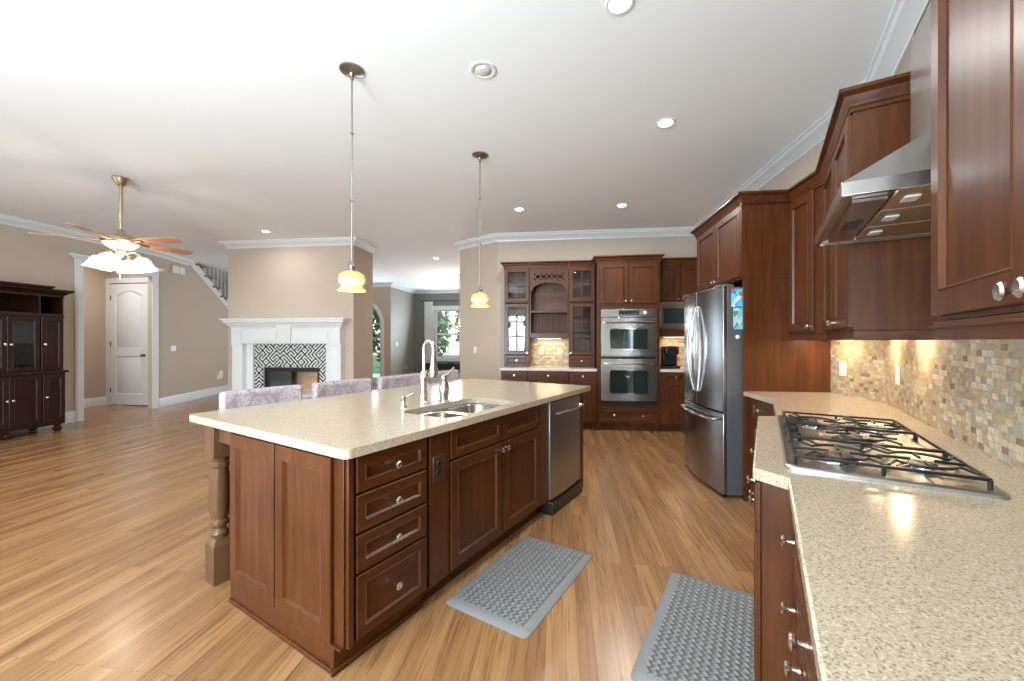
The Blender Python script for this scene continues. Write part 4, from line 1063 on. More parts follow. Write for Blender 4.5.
bc = MB().prism([(-0.945, OVA), (0.108, OVA), (0.108, OVA - 0.045), (0.518, OVA - 0.045), (0.518, BWA - 0.004), (-0.945, BWA - 0.004)][::-1], 0.875, 0.914)
o = frame_obj(bc, 'back_countertop', 'granite_back', 'H', None, 'pale counter below the glass cabinets on the back wall', 0.004); o['category'] = 'countertop'
pw = H(-0.93, BWA); tile_strip(33, rot_of('H', '-a'), pw, 1.44, 0.914, 1.46, 'mosaic_back')
UA = 6.42
def shell(w, d, h, z0=0.0, t_=0.018, back=True):
    m = MB().box(0, t_, 0, d, z0, h).box(w - t_, w, 0, d, z0, h).box(t_, w - t_, 0, d, z0, z0 + t_).box(t_, w - t_, 0, d, h - t_, h)
    if back: m.box(t_, w - t_, d - 0.012, d, z0 + t_, h - t_)
    return m
def glass_cabinet(label, r0):
    w = 0.40; d = BWA - UA - 0.012
    t = thing('glass_cabinet', label, 'cabinet', at('H', r0, UA, 0.915), rot_of('H', '-a'), None)
    shell(w, d, 2.50 - 0.915).obj('carcass', 'cherry', t)
    for z_ in (0.17, 0.55, 0.80, 1.02, 1.30): MB().box(0.019, w - 0.019, 0.02, d - 0.013, z_, z_ + 0.015).obj('shelf', 'cherry_in', t)
    front(t, 'drawer', 0.005, w - 0.005, 0.015, 0.185, [(w / 2, 0.10)])
    for z0_, z1_, rows, kn in ((0.195, 1.005, 3, [(w - 0.03 if r0 < -0.5 else 0.03, 0.225)]), (1.035, 1.565, 2, None)):
        g = front(t, 'glass', 0.005, w - 0.005, z0_, z1_, kn)
        m = MB(); xi0, xi1, zi0, zi1 = 0.06, w - 0.06, z0_ + 0.055, z1_ - 0.055
        m.box(w / 2 - 0.009, w / 2 + 0.009, -0.017, -0.004, zi0, zi1)
        for k in range(1, rows): zz_ = zi0 + (zi1 - zi0) * k / rows; m.box(xi0, xi1, -0.0165, -0.0045, zz_ - 0.009, zz_ + 0.009)
        m.obj('muntins', 'cherry', g)
        MB().box(xi0 - 0.005, xi1 + 0.005, -0.0035, -0.001, zi0 - 0.005, zi1 + 0.005).obj('glass_pane', 'cab_glass', g)
    kcrown([H(r0, BWA - 0.014), H(r0, UA), H(r0 + w, UA)] if r0 < -0.5 else [H(r0, UA), H(r0 + w, UA)], 2.478, t)
    return t
glass_cabinet('tall glass door cherry cabinet at the left end of the back counter', -0.91)
glass_cabinet('tall glass door cherry cabinet next to the double oven', 0.112)
# plate rack unit with arch
t = thing('plate_rack_cabinet', 'open cherry arched unit with fretwork and plate rack above the back counter', 'plate rack', at('H', -0.505, UA + 0.02, 1.38), rot_of('H', '-a'))
PW = 0.612; PD = BWA - UA - 0.035
MB().box(0, 0.018, 0, PD, 0, 1.12).obj('side', 'cherry', t); MB().box(PW - 0.018, PW, 0, PD, 0, 1.12).obj('side', 'cherry', t)
MB().box(0.018, PW - 0.018, PD - 0.012, PD, 0.02, 1.10).obj('back', 'cherry_in', t)
MB().box(0.018, PW - 0.018, -0.012, PD - 0.012, 0.0, 0.075).obj('bottom_rail', 'cherry_h', t, 0.004)
MB().box(0.018, PW - 0.018, -0.006, PD - 0.012, 0.395, 0.43).obj('shelf', 'cherry_h', t, 0.003)
for k in range(11): MB().tube([(0.05 + 0.0512 * k, 0.03, 0.07), (0.05 + 0.0512 * k, 0.03, 0.395)], 0.006, 6).obj('plate_dowel', 'cherry', t)
for k in range(9): MB().box(0.05 + 0.062 * k, 0.055 + 0.062 * k, PD - 0.016, PD - 0.012, 0.08, 0.39).obj('bead', 'cherry', t)
outer = [(0.0, 0.74), (0.045, 0.74), (0.045, 0.76)] + [(PW / 2 - (PW / 2 - 0.045) * math.cos(PI * k / 14), 0.76 + 0.11 * math.sin(PI * k / 14)) for k in range(1, 14)] + [(PW - 0.045, 0.76), (PW - 0.045, 0.74), (PW, 0.74), (PW, 1.12), (0, 1.12)]
holes = []
for k in range(5):
    cx_ = PW / 2 + (k - 2) * 0.088
    for dz_, sx_ in ((0.0, 0.030),):
        holes.append([(cx_ + 0.036 * math.cos(a_ * PI / 8), 0.965 + 0.026 * math.sin(a_ * PI / 8)) for a_ in range(16)])
for k in range(6):
    cx_ = PW / 2 + (k - 2.5) * 0.088
    for zz_ in (1.003, 0.927): holes.append([(cx_ + 0.020 * math.cos(a_ * PI / 4), zz_ + 0.011 * math.sin(a_ * PI / 4)) for a_ in range(8)])
m = MB(); ring2(m, outer, holes, -0.018, -0.001); m.obj('fretwork_valance', 'cherry', t)
MB().box(0.018, PW - 0.018, 0.0, PD - 0.012, 1.10, 1.12).obj('top', 'cherry', t)
kcrown([H(-0.505, UA + 0.02 - 0.018), H(-0.505 + PW, UA + 0.02 - 0.018)], 2.478, t)
under_light('warm light bar beneath the plate rack on the back wall', 'H', '-a', -0.20, UA + 0.18, 0.4, 1.378, 2.6)
for r_, lb in ((-0.34, 'left almond outlet under the plate rack'), (-0.04, 'right almond outlet under the plate rack')):
    wall_plate('wall_outlet', lb, 'outlet', at('H', r_, BWA - 0.010, 1.16), rot_of('H', '-a'), 'outlet', 'almond')

# tall oven cabinet
OW = 0.895
t = thing('oven_cabinet', 'tall cherry cabinet that houses the double oven', 'cabinet', at('H', 0.525, OVA, 0), rot_of('H', '-a'))
OD = BWA - OVA - 0.004
MB().box(0, 0.045, 0, OD, 0, 2.50).obj('side_panel', 'cherry', t); MB().box(OW - 0.045, OW, 0, OD, 0, 2.50).obj('side_panel', 'cherry', t)
MB().box(0.045, OW - 0.045, 0, OD, 0.10, 0.40).obj('lower_box', 'cherry_h', t); MB().box(0.045, OW - 0.045, 0, OD, 1.81, 2.50).obj('upper_box', 'cherry', t)
MB().box(0.045, OW - 0.045, 0.05, OD, 0, 0.10).obj('toe_kick', 'cherry_h', t)
front(t, 'drawer', 0.03, OW - 0.03, 0.125, 0.345, [(0.24, 0.235), (OW - 0.24, 0.235)])
front(t, 'door', 0.03, OW / 2, 1.88, 2.475, [(OW / 2 - 0.04, 1.915)]); front(t, 'door', OW / 2, OW - 0.03, 1.88, 2.475, [(OW / 2 + 0.04, 1.915)])
kcrown([H(0.525, BWA - 0.006), H(0.525, OVA), H(0.525 + OW, OVA), H(0.525 + OW, BWA - 0.006)], 2.482, t)
# double oven
t = thing('double_oven', 'stainless steel built in double wall oven', 'oven', at('H', 0.575, OVA - 0.005, 0.425), rot_of('H', '-a'))
W_ = 0.795
MB().box(0.004, W_ - 0.004, 0.0, 0.55, 0, 1.37).obj('housing', 'black', t)
MB().box(0, W_, -0.022, 0.0, 1.255, 1.375).obj('control_panel', 'steel', t, 0.003)
MB().box(0.26, 0.55, -0.025, -0.021, 1.278, 1.352).obj('display', 'black_glass', t)
for k in range(5): MB().box(0.28 + 0.05 * k, 0.305 + 0.05 * k, -0.0265, -0.0245, 1.29, 1.302).obj('button', 'rubber', t)
MB().lathe([(0.027, 0), (0.025, 0.02), (0.018, 0.026), (0, 0.026)], (0.63, -0.022, 1.315), 18, '-y').obj('dial', 'plate', t)
for z0_, z1_ in ((0.025, 0.64), (0.675, 1.245)):
    d_ = MB(); ring2(d_, rect(0, W_, z0_, z1_), [rrect(0.13, W_ - 0.13, z0_ + 0.11, z1_ - 0.17, 0.03, 3)[::1]], -0.038, -0.002)
    dd = d_.obj('oven_door', 'steel', t, 0.003)
    MB().box(0.12, W_ - 0.12, -0.030, -0.026, z0_ + 0.10, z1_ - 0.16).obj('window', 'oven_glass', dd)
    m = MB(); ring2(m, rrect(0.118, W_ - 0.118, z0_ + 0.098, z1_ - 0.158, 0.038, 3), [rrect(0.132, W_ - 0.132, z0_ + 0.112, z1_ - 0.172, 0.028, 3)], -0.0415, -0.036); m.obj('window_trim', 'chrome', dd)
    MB().tube([(0.05, -0.035, z1_ - 0.07), (0.05, -0.075, z1_ - 0.07), (W_ - 0.05, -0.075, z1_ - 0.07), (W_ - 0.05, -0.035, z1_ - 0.07)], 0.013, 8).obj('handle', 'chrome', dd)
MB().box(0, W_, -0.012, 0, -0.03, 0.018).obj('vent_strip', 'black', t)

# right-hand back units: wall cabinet, microwave, niche, base
RX = 1.425
t = cabinet('upper_cabinet', 'two door cherry wall cabinet above the microwave', 'H', '-a', RX, 6.42, 1.925, 0.74, BWA - 6.425, 0.575,
    [('door', 0.04, 0.355, 1.94, 2.48, [(0.325, 1.97)]), ('door', 0.36, 0.70, 1.94, 2.48, [(0.39, 1.97)])])
kcrown([H(RX, 6.42), H(W1R - 0.004, 6.42)], 2.482, t)
t = thing('microwave', 'stainless steel built in microwave between the oven and the refrigerator', 'microwave', at('H', RX + 0.045, 6.37, 1.50), rot_of('H', '-a'))
MB().box(0, 0.69, 0.0, 0.38, 0, 0.42).obj('case', 'steel', t, 0.003)
m = MB(); ring2(m, rect(0.02, 0.50, 0.03, 0.40), [rrect(0.055, 0.455, 0.09, 0.32, 0.015, 3)], -0.02, -0.001); dd = m.obj('door', 'steel', t, 0.002)
MB().box(0.045, 0.465, -0.014, -0.010, 0.08, 0.33).obj('window', 'black_glass', dd)
MB().box(0.52, 0.68, -0.015, -0.001, 0.03, 0.40).obj('keypad', 'black_glass', t)
t = thing('microwave_shelf', 'cherry shelf rail holding the microwave', 'shelf', at('H', RX, 6.40, 1.40), rot_of('H', '-a'))
MB().box(0, 0.74, 0, BWA - 6.405, 0.0, 0.09).obj('shelf_board', 'cherry_h', t, 0.003)
MB().box(0, 0.042, -0.02, BWA - 6.405, 0.091, 0.524).obj('side_panel', 'cherry', t)
t = cabinet('base_cabinet', 'cherry base cabinet with drawer and door below the coffee maker', 'H', '-a', RX, OVA + 0.01, 0, 0.74, BWA - OVA - 0.015, 0.873,
    [('drawer', 0.03, 0.42, 0.745, 0.862, [(0.225, 0.80)]), ('door', 0.03, 0.42, 0.115, 0.738, [(0.38, 0.68)]), ('door', 0.43, 0.73, 0.115, 0.862)], toe=0.105)
o = frame_obj(MB().box(RX - 0.002, W1R - 0.004, OVA - 0.015, BWA - 0.004, 0.875, 0.914), 'coffee_countertop', 'granite_back', 'H', None, 'short pale counter in the niche under the microwave', 0.004); o['category'] = 'countertop'
pw = H(RX, BWA); tile_strip(34, rot_of('H', '-a'), pw, 0.744, 0.914, 1.40, 'mosaic_back')
under_light('warm light bar under the microwave shelf', 'H', '-a', 1.75, 6.60, 0.35, 1.399, 2.6)
t = thing('coffee_maker', 'black single serve coffee maker in the lit niche', 'coffee maker', at('H', 1.64, 6.42, 0.9145), rot_of('H', '-a'))
MB().box(-0.12, 0.12, -0.10, 0.16, 0, 0.035).obj('base', 'black', t, 0.01)
MB().box(-0.115, 0.115, 0.02, 0.16, 0.035, 0.33).obj('tank', 'black', t, 0.03)
MB().box(-0.11, 0.11, -0.11, 0.10, 0.20, 0.335).obj('brew_head', 'black', t, 0.035)
MB().tube([(-0.08, -0.115, 0.29), (-0.07, -0.15, 0.33), (0.07, -0.15, 0.33), (0.08, -0.115, 0.29)], 0.008, 8).obj('handle', 'nickel', t)

# ------------------------------------------------------------------ living side: hutch, fireplace, stairs
t = thing('china_hutch', 'dark mahogany hutch with glass doors against the left wall', 'hutch', at('H', -7.36, 3.93, 0), rot_of('H', '+r'))
HWd, HDp = 1.26, 0.56
MB().box(0, HWd, 0, HDp, 0.10, 0.86).obj('lower_case', 'mahog', t, 0.003)
MB().box(-0.03, HWd + 0.03, -0.03, HDp, 0.86, 0.895).obj('waist_moulding', 'mahog', t, 0.008)
sh = shell(HWd, HDp - 0.06, 2.0, 0.896); sh.v = [(x_, y_ + 0.03, z_) for x_, y_, z_ in sh.v]; sh.obj('upper_case', 'mahog', t)
for x_ in (0.275, 0.985): MB().box(x_ - 0.012, x_ + 0.012, 0.034, HDp - 0.045, 0.92, 1.98).obj('divider', 'mahog', t)
MB().box(0.02, HWd - 0.02, 0.034, HDp - 0.045, 1.70, 1.725).obj('shelf', 'mahog_in', t)
MB().box(0.02, HWd - 0.02, 0.06, HDp - 0.045, 1.28, 1.295).obj('shelf', 'mahog_in', t)
MB().box(0, HWd, 0.012, 0.03, 1.97, 2.0).box(0, HWd, 0.012, 0.03, 1.675, 1.70).obj('face_rail', 'mahog', t)
for x0_, x1_ in ((0.012, 0.268), (0.992, 1.248)):
    g = MB().door(x0_, x1_, 0.91, 1.67, 0.03, st=0.05).obj('upper_door', 'mahog', t); knob(g, x0_ + 0.03 if x0_ > 0.5 else x1_ - 0.03, 1.28, 0.01)
    g = MB().door(x0_, x1_, 0.16, 0.84, 0.0, st=0.05).obj('lower_door', 'mahog', t); knob(g, x0_ + 0.03 if x0_ > 0.5 else x1_ - 0.03, 0.52, -0.02)
for x0_, x1_, kx in ((0.287, 0.628, 0.60), (0.632, 0.973, 0.66)):
    g = MB().door(x0_, x1_, 0.91, 1.67, 0.03, st=0.05, hole=True).obj('glass_door', 'mahog', t); knob(g, kx, 1.28, 0.01)
    MB().box(x0_ + 0.05, x1_ - 0.05, 0.018, 0.021, 0.96, 1.62).obj('glass_pane', 'cab_glass', g)
    g = MB().door(x0_, x1_, 0.16, 0.84, 0.0, st=0.05).obj('lower_door', 'mahog', t); knob(g, kx, 0.52, -0.02)
def lsweep(prof, path, z, name, mat, parent):
    mb = sweep(prof, path, z); return mb.obj(name, mat, parent)
HCP = [(0, 0), (0.02, 0.01), (0.04, 0.035), (0.08, 0.055), (0.085, 0.08), (0, 0.08)]
lsweep(HCP, [(HWd, HDp), (HWd, 0.03), (0, 0.03), (0, HDp)][::-1], 2.0, 'cornice', 'mahog', t)
lsweep(HCP, [(0.265, HDp), (0.265, -0.01), (0.995, -0.01), (0.995, HDp)], 2.035, 'centre_cornice', 'mahog', t)
for x_ in (0.06, HWd - 0.06, 0.63):
    MB().lathe([(0, 0), (0.03, 0), (0.05, 0.02), (0.055, 0.04), (0.04, 0.065), (0.03, 0.08), (0.045, 0.1), (0, 0.1)], (x_, 0.05, 0), 14).obj('bun_foot', 'mahog', t)
for x_ in (0.06, HWd - 0.06):
    MB().lathe([(0, 0), (0.03, 0), (0.05, 0.02), (0.055, 0.04), (0.04, 0.065), (0.03, 0.08), (0.045, 0.1), (0, 0.1)], (x_, HDp - 0.08, 0), 14).obj('bun_foot', 'mahog', t)

# fireplace: local x = r + 6.04
t = thing('fireplace_mantel', 'white fireplace mantel and surround with keystone and fluted legs', 'mantel', at('H', -4.815, FA - 0.001, 0), rot_of('H', '-a'))
for s_ in (-1, 1):
    L_ = MB()
    xa, xb = sorted((s_ * 0.83, s_ * 1.03))
    L_.box(xa, xb, -0.13, 0, 0, 1.27); L_.box(xa - 0.015, xb + 0.015, -0.15, 0, 0, 0.18); L_.box(xa + 0.04, xb - 0.04, -0.138, -0.13, 0.25, 1.2)
    L_.box(xa - 0.01, xb + 0.01, -0.145, 0, 1.25, 1.28)
    L_.obj('leg', 'white', t, 0.004)
m = MB().box(-1.03, 1.03, -0.13, 0, 1.28, 1.55).box(-0.80, -0.16, -0.145, -0.13, 1.33, 1.50).box(0.16, 0.80, -0.145, -0.13, 1.33, 1.50)
m.obj('frieze', 'white', t, 0.004)
for s_ in (-1, 1): MB().box(s_ * 0.93 - 0.10, s_ * 0.93 + 0.10, -0.15, -0.13, 1.28, 1.55).obj('corner_block', 'white', t, 0.003)
MB().add([(-0.10, -0.15, 1.28), (0.10, -0.15, 1.28), (0.14, -0.19, 1.60), (-0.14, -0.19, 1.60), (-0.10, -0.12, 1.28), (0.10, -0.12, 1.28), (0.14, -0.12, 1.60), (-0.14, -0.12, 1.60)],
    [(0, 1, 2, 3), (4, 7, 6, 5), (0, 4, 5, 1), (1, 5, 6, 2), (2, 6, 7, 3), (3, 7, 4, 0)]).obj('keystone', 'white', t, 0.003)
MP = [(0, 0), (0.01, 0.0), (0.02, 0.03), (0.05, 0.05), (0.07, 0.09), (0.10, 0.10), (0.10, 0.14), (0, 0.14)]
lsweep(MP, [(-1.03, 0), (-1.03, -0.13), (1.03, -0.13), (1.03, 0)], 1.55, 'shelf_moulding', 'white', t)
MB().box(-1.16, 1.16, -0.26, 0, 1.69, 1.72).obj('mantel_shelf', 'white', t, 0.005)
for s_ in (-1, 1): MB().box(s_ * 0.765 - 0.065, s_ * 0.765 + 0.065, -0.03, 0, 0, 1.28).obj('inner_slip', 'white', t)
fs = slab([[(-0.70, 0), (-0.545, 0), (-0.545, 0.86), (0.545, 0.86), (0.545, 0), (0.70, 0), (0.70, 1.28), (-0.70, 1.28)]], lambda q: (q[0], -0.025, q[1]), lambda q: (q[0], -0.001, q[1]))
ft = thing('fireplace_tile', 'black and white diagonal mosaic tile round the firebox', 'tile surround', at('H', -4.79, FA, 0), rot_of('H', '-a'))
fs.obj('tile_face', 'truchet', ft)
t = thing('firebox', 'black framed firebox with brick lining and mesh screen', 'fireplace', at('H', -4.77, FA + 0.002, 0.002), rot_of('H', '-a'))
for nm_, (x0_, x1_, y0_, y1_, z0_, z1_), mt_ in (('back_lining', (-0.52, 0.52, 0.33, 0.35, 0, 0.84), 'brick'), ('floor_lining', (-0.52, 0.52, 0, 0.33, 0, 0.02), 'firebox_black'), ('top_lining', (-0.52, 0.52, 0, 0.35, 0.82, 0.84), 'firebox_black')):
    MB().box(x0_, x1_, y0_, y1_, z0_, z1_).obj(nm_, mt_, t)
for s_ in (-1, 1):
    o = MB().box(0, 0.33, -0.01, 0.01, 0.02, 0.82).obj('side_lining', 'brick', t); o.rotation_euler = (0, 0, PI / 2 ); o.location = (s_ * 0.515, 0, 0)
m = MB(); ring2(m, rect(-0.53, 0.53, 0.0, 0.85), [rect(-0.49, 0.49, 0.03, 0.78)], -0.03, -0.001); m.obj('frame', 'black', t, 0.003)
MB().box(-0.485, -0.02, -0.012, -0.006, 0.03, 0.78).obj('mesh_screen', 'black_glass', t)
for k in range(3):
    MB().tube([(-0.30 + 0.1 * k, 0.08 + 0.07 * k, 0.13 + 0.08 * k), (0.38 - 0.06 * k, 0.12 + 0.05 * k, 0.15 + 0.09 * k)], [0.05, 0.045], 10).obj('gas_log', 'bulb_off' if k else 'bark', t)
o = frame_obj(MB().box(-5.9, -3.75, FA - 0.55, FA - 0.155, 0, 0.03), 'hearth', 'truchet', 'H', None, 'low tile hearth slab on the floor before the fireplace'); o['category'] = 'hearth'

# staircase
t = thing('staircase', 'oak stair flight with white risers rising behind the taupe wall', 'staircase', (SP.x, SP.y, 0), rot_of('S', '+r'))
SL = 0.205 / 0.335
zl = lambda u: 3.03 - (u - 1.02) * 0.5574
MB().prism_y([(1.02, zl(1.02)), (1.02, 3.115), (1.25, 3.115), (5.15, 3.115 - 3.9 * SL), (5.15, zl(5.15))], -0.02, -0.001).obj('stringer', 'white', t, 0.002)
for k in range(0, 11):
    u_ = 1.24 + 0.335 * k; z_ = 3.075 - 0.205 * k
    if z_ < 0.8: break
    MB().box(u_ - 0.03, u_ + 0.335, -0.055, 1.05, z_ - 0.03, z_).obj('tread', 'oak', t, 0.006)
    MB().box(u_ + 0.30, u_ + 0.325, -0.018, 1.05, z_ - 0.205, z_ - 0.031).obj('riser', 'white', t)
    for j in range(2):
        ub = u_ + 0.05 + 0.165 * j
        zt_ = min(CEIL - 0.002, z_ + 0.88 - SL * (0.05 + 0.165 * j))
        if zt_ > z_ + 0.03: MB().tube([(ub, -0.01, z_), (ub, -0.01, zt_)], 0.010, 6).obj('baluster', 'bulb_off', t)
MB().tube([(2.7, -0.01, 3.075 - 0.205 * (2.7 - 1.24) / 0.335 + 0.88 + 0.03), (4.9, -0.01, 3.075 - 0.205 * (4.9 - 1.24) / 0.335 + 0.88 + 0.03)], 0.028, 8).obj('handrail', 'oak', t)
# small things on the walls
SFr = lambda u, z, y=-0.002: (SP.x + math.sin(TH['S']) * u + y * -math.cos(TH['S']) , SP.y + math.cos(TH['S']) * u - y * -math.sin(TH['S']), z)
t = thing('door_chime', 'white door chime box high on the wall under the stairs', 'chime box', SFr(0.62, 2.83), rot_of('S', '+r'))
MB().box(-0.17, 0.17, -0.055, 0, -0.08, 0.08).obj('cover', 'plate', t, 0.008)
MB().box(-0.02, -0.014, -0.058, -0.05, -0.07, 0.07).obj('cover_seam', 'rubber', t)
t = wall_plate('wall_switch', 'white triple switch on the wall right of the panel door', 'switch', SFr(0.50, 1.17), rot_of('S', '+r'), 'switch', 'plate', 0.165, 0.115)
t = thing('plug_in_device', 'white plug-in device on the low outlet near the fireplace', 'plug-in', SFr(2.20, 0.45), rot_of('S', '+r'))
MB().box(-0.09, -0.02, -0.006, 0, -0.10, 0.02).obj('plate', 'plate', t, 0.002); MB().box(-0.03, 0.09, -0.05, 0, -0.07, 0.12).obj('body', 'plate', t, 0.01)
p_ = H(-1.86, 7.29); q_ = H(-1.08, BWA); dv = (q_ - p_).normalized(); ang = math.atan2(dv.y, dv.x)
pp = p_ + dv * 0.40
wall_plate('wall_switch', 'white rocker switch on the angled wall left of the glass cabinets', 'switch', (pp.x + dv.y * 0.001, pp.y - dv.x * 0.001, 1.17), ang, 'switch')
pp = H(-5.279, 12.6); wall_plate('wall_switch', 'white switch on the grey wall of the far hallway', 'switch', at('H', -5.268, 12.5, 1.22), rot_of('H', '+r') , 'switch', 'plate', 0.12, 0.12)
wall_plate('wall_outlet', 'low white outlet on the grey wall of the far hallway', 'outlet', at('H', -5.258, 13.2, 0.42), rot_of('H', '+r'), 'outlet', 'plate', 0.10, 0.12)

# dining room glimpse
def curtain(r0, w, label):
    t = thing('curtain', label, 'curtain', at('H', r0, 13.78, 0), rot_of('H', '-a'))
    n = 40; a_ = [(w * k / n, 0.045 * math.sin(k * 1.25)) for k in range(n + 1)]
    MB().prism(a_ + [(x_, y_ + 0.008) for x_, y_ in reversed(a_)], 0.12, 2.70).obj('drape', 'curtain', t)
    return t
wr = -5.24 + DC
curtain(wr - 0.80, 0.30, 'white curtain left of the dining room window'); curtain(wr + 0.50, 0.30, 'white curtain right of the dining room window')
t = thing('curtain_rod', 'dark curtain rod over the dining room window', 'curtain rod', at('H', wr, 13.78, 2.72), rot_of('H', '-a'))
MB().tube([(-0.9, 0, 0), (0.9, 0, 0)], 0.014, 8).obj('rod', 'darkmetal', t)
for s_ in (-1, 1):
    MB().lathe([(0, -0.03), (0.02, -0.02), (0.03, 0), (0.02, 0.02), (0, 0.03)], (s_ * 0.92, 0, 0), 10, 'x').obj('finial', 'darkmetal', t)
    MB().box(s_ * 0.85 - 0.01, s_ * 0.85 + 0.01, 0, 0.135, -0.01, 0.01).obj('bracket', 'darkmetal', t)
t = thing('console_table', 'black console table under the dining room window', 'table', at('H', wr - 0.75, 13.30, 0), rot_of('H', '-a'))
MB().box(0, 1.5, 0, 0.4, 0.50, 0.56).obj('tabletop', 'black', t, 0.004); MB().box(0.05, 1.45, 0.02, 0.38, 0.36, 0.50).obj('apron', 'black', t)
for x_ in (0.04, 1.46):
    for y_ in (0.04, 0.36): MB().box(x_ - 0.03, x_ + 0.03, y_ - 0.03, y_ + 0.03, 0, 0.5).obj('leg', 'black', t)
o = MB().box(0, 0.24, 0, 0.15, 0, 0.035).obj('closed_book', 'black', None, 0.004, at('H', wr + 0.1, 13.45, 0.561), rot_of('H', '-a')); tag(o, 'dark flat box on the console table under the window', 'box')
t = thing('chandelier', 'small chandelier with white glass shades in the far dining room', 'chandelier', at('H', -2.76, 10.7, CEIL), -TH['H'])
MB().tube([(0, 0, 0), (0, 0, -1.35)], 0.01, 8).obj('stem', 'brass', t); MB().lathe([(0, 0), (0.06, 0), (0.05, -0.02), (0, -0.03)], seg=14).obj('ceiling_canopy', 'brass', t)
MB().lathe([(0, -1.30), (0.03, -1.32), (0.04, -1.38), (0.02, -1.44), (0, -1.45)], seg=14).obj('hub', 'brass', t)
for k in range(5):
    a_ = 2 * PI * k / 5 + 0.3; c_, s_ = math.cos(a_), math.sin(a_)
    MB().tube([(0.03 * c_, 0.03 * s_, -1.38), (0.10 * c_, 0.10 * s_, -1.44), (0.17 * c_, 0.17 * s_, -1.40), (0.19 * c_, 0.19 * s_, -1.34)], 0.007, 6).obj('arm', 'brass', t)
    MB().lathe([(0.015, 0), (0.045, 0.03), (0.06, 0.08), (0.07, 0.11)], (0.19 * c_, 0.19 * s_, -1.34), 12).obj('shade', 'shade_white', t)

pl_ = bpy.data.lights.new('bulb', 'POINT'); pl_.energy = 45; pl_.color = (1, 0.9, 0.76); pl_.shadow_soft_size = 0.15
lo = bpy.data.objects.new('bulb', pl_); lo.location = (0, 0, -1.1); COL.objects.link(lo); lo.parent = t

# ------------------------------------------------------------------ lamps
def pendant(x, y, label):
    t = thing('pendant_lamp', label, 'pendant lamp', (x, y, CEIL), 0, None)
    MB().lathe([(0, 0), (0.078, 0), (0.078, -0.008), (0.045, -0.022), (0.02, -0.03), (0.012, -0.045), (0, -0.045)], seg=20).obj('ceiling_canopy', 'pewter', t)
    st_ = [(0.0055, -0.04)]
    for z_ in (-0.06, -0.42, -0.86):
        st_ += [(0.0055, z_ + 0.012), (0.012, z_ + 0.004), (0.012, z_ - 0.004), (0.0055, z_ - 0.012)]
    st_ += [(0.0055, -1.26), (0.018, -1.275), (0.024, -1.295), (0.018, -1.315), (0.03, -1.325), (0.03, -1.34), (0, -1.345)]
    MB().lathe(st_, seg=12).obj('stem', 'pewter', t)
    g = MB().lathe([(0.028, 0.065), (0.05, 0.062), (0.075, 0.045), (0.085, 0.018), (0.082, -0.005), (0.066, -0.028), (0.064, -0.038), (0.088, -0.056), (0.088, -0.062), (0.060, -0.040), (0.060, -0.028), (0.078, -0.004), (0.08, 0.018), (0.07, 0.042), (0.045, 0.058), (0.026, 0.061)],
        seg=28).obj('glass_shade', 'amber', t); g.location = (0, 0, -1.395)
    pl_ = bpy.data.lights.new('bulb', 'POINT'); pl_.energy = 3; pl_.color = (1, 0.82, 0.55); pl_.shadow_soft_size = 0.05
    lo = bpy.data.objects.new('bulb', pl_); lo.location = (0, 0, -1.48); COL.objects.link(lo); lo.parent = t
    return t
pendant(-1.056, 2.672, 'amber glass pendant lamp over the near end of the island')
pendant(-0.308, 3.897, 'amber glass pendant lamp over the far end of the island')

# ceiling fan
t = thing('ceiling_fan', 'brass ceiling fan with wooden blades and four lit white glass shades', 'ceiling fan', (-4.295, 4.449, CEIL), 0)
MB().lathe([(0, 0), (0.075, 0), (0.078, -0.012), (0.068, -0.03), (0.055, -0.06), (0.035, -0.085), (0, -0.09)], seg=24).obj('ceiling_canopy', 'brass', t)
MB().lathe([(0, -0.08), (0.017, -0.08), (0.017, -0.56), (0.03, -0.58), (0.045, -0.60), (0.05, -0.63), (0, -0.635)], seg=16).obj('downrod', 'brass', t)
MB().lathe([(0, -0.62), (0.06, -0.62), (0.13, -0.645), (0.165, -0.67), (0.17, -0.70), (0.15, -0.72), (0.09, -0.735), (0.06, -0.74), (0.05, -0.78), (0.07, -0.80), (0.05, -0.83), (0.02, -0.87), (0, -0.875)], seg=28).obj('motor_housing', 'brass', t)
MB().lathe([(0.155, -0.722), (0.12, -0.76), (0.08, -0.785), (0.055, -0.79)], seg=28).obj('glass_band', 'shade_white', t)
for k in range(5):
    a_ = rad(-5 + 72 * k)
    m = MB(); pts = [(0.16, -0.035), (0.24, -0.05), (0.30, -0.062), (0.60, -0.070), (0.66, -0.062), (0.69, -0.035), (0.70, 0), (0.69, 0.035), (0.66, 0.062), (0.60, 0.070), (0.30, 0.062), (0.24, 0.05), (0.16, 0.035)]
    tl = rad(-12)
    top = [(x_, y_ * math.cos(tl), -0.695 + y_ * math.sin(tl) + 0.004) for x_, y_ in pts]; bot = [(x_, y_, z_ - 0.008) for x_, y_, z_ in top]
    m.rings([bot, top]); b_ = m.obj('fan_blade', 'blade', t, 0.002); b_.rotation_euler = (0, 0, a_)
    MB().box(0.12, 0.25, -0.025, 0.025, -0.712, -0.702).obj('blade_iron', 'brass', b_, 0.003)
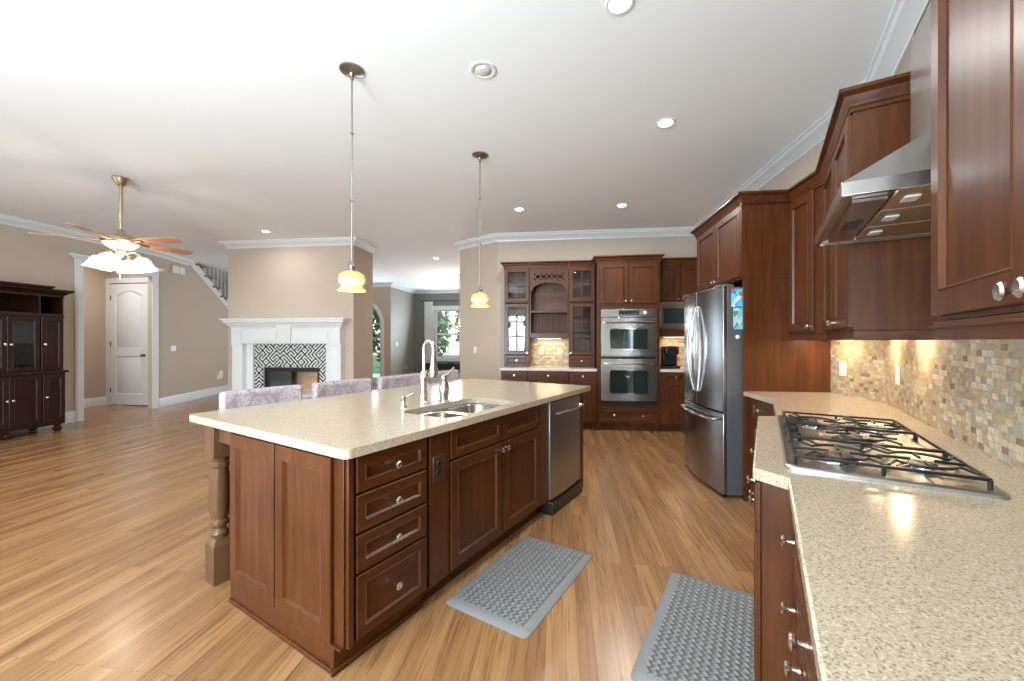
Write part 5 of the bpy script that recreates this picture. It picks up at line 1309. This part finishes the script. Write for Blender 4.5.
for k in range(4):
    a_ = rad(20 + 90 * k); c_, s_ = math.cos(a_), math.sin(a_)
    MB().tube([(0.04 * c_, 0.04 * s_, -0.83), (0.11 * c_, 0.11 * s_, -0.81), (0.17 * c_, 0.17 * s_, -0.84)], 0.010, 8).obj('lamp_arm', 'brass', t)
    MB().lathe([(0.0, 0.02), (0.028, 0.018), (0.034, 0.0), (0.030, -0.02)], (0.17 * c_, 0.17 * s_, -0.85), 14).obj('socket', 'brass', t)
    sh_ = MB().lathe([(0.028, 0), (0.055, -0.012), (0.080, -0.045), (0.088, -0.08), (0.100, -0.115), (0.122, -0.145), (0.119, -0.145), (0.097, -0.113), (0.085, -0.08), (0.077, -0.045), (0.052, -0.014), (0.027, -0.003)], (0, 0, 0), 40, fn=lambda r, h, u: r * (1 + (0.045 if h < -0.10 else 0.012) * math.cos(8 * u))).obj('tulip_shade', 'shade_white', t)
    sh_.location = (0.175 * c_, 0.175 * s_, -0.865); sh_.rotation_euler = (Vector((-c_ * 0.22, -s_ * 0.22, 1)).to_track_quat('Z', 'Y')).to_euler()
MB().tube([(0.02, -0.03, -0.86), (0.02, -0.03, -1.12)], 0.003, 6).obj('pull_chain', 'brass', t)
pl_ = bpy.data.lights.new('bulb', 'POINT'); pl_.energy = 14; pl_.color = (1, 0.88, 0.7); pl_.shadow_soft_size = 0.12
lo = bpy.data.objects.new('bulb', pl_); lo.location = (0, 0, -1.05); COL.objects.link(lo); lo.parent = t

# recessed ceiling lights
CANS = [(-7.72, 7.25, 4, 'added unseen recessed light brightening the vestibule by the panel door'), (0.57, 2.14, 1, 'recessed ceiling light at the top edge of the picture'), (1.26, 3.32, 1, 'recessed ceiling light above the aisle in front of the refrigerator'),  # the vestibule can is added, hidden from view, to brighten the door
        (0.10, 5.50, 1, 'left of the two far recessed kitchen ceiling lights'), (1.45, 5.34, 1, 'right of the two far recessed kitchen ceiling lights, nearer the fridge cabinet'),
        (-4.02, 6.62, 1, 'recessed ceiling light washing the chimney breast'), (-1.64, 8.76, 1, 'recessed ceiling light in the far hallway'),
        (-0.19, 2.67, 0, 'wide white gimbal ceiling light between the two pendants')]
# more cans added behind and beside the camera, out of view, to brighten the room
for x, y, lab in ((-2.2, 0.4, 'added unseen recessed ceiling light over the breakfast side'), (-4.6, 1.4, 'added unseen recessed ceiling light over the family room, window side'), (-5.8, 3.6, 'added unseen recessed ceiling light before the hutch')):
    CANS.append((x, y, 1, lab))
for x, y, on, lab in CANS:
    t = thing('recessed_light', lab, 'ceiling light', (x, y, CEIL - 0.0005), 0, None)
    R_ = 0.075 if on else 0.088
    MB().lathe([(R_, 0), (R_, -0.004), (R_ * 0.95, -0.008), (R_ * 0.78, -0.008), (R_ * 0.72, -0.001)], seg=32).obj('trim_ring', 'white', t)
    if on:
        MB().lathe([(0, -0.005), (R_ * 0.74, -0.004)], seg=28).obj('lens', 'can_glow', t)
        area_light('lamp', (0, 0, -0.02), (0, 0, 0), 0.11, 0.11, {1: 7 if y > 6.5 else 16, 4: 20}[on], (1, 0.97, 0.93), t, 170, 'DISK')
    else:
        MB().lathe([(0, -0.018), (R_ * 0.3, -0.017), (R_ * 0.5, -0.012), (R_ * 0.60, -0.004)], seg=28).obj('bulb', 'bulb_off', t)
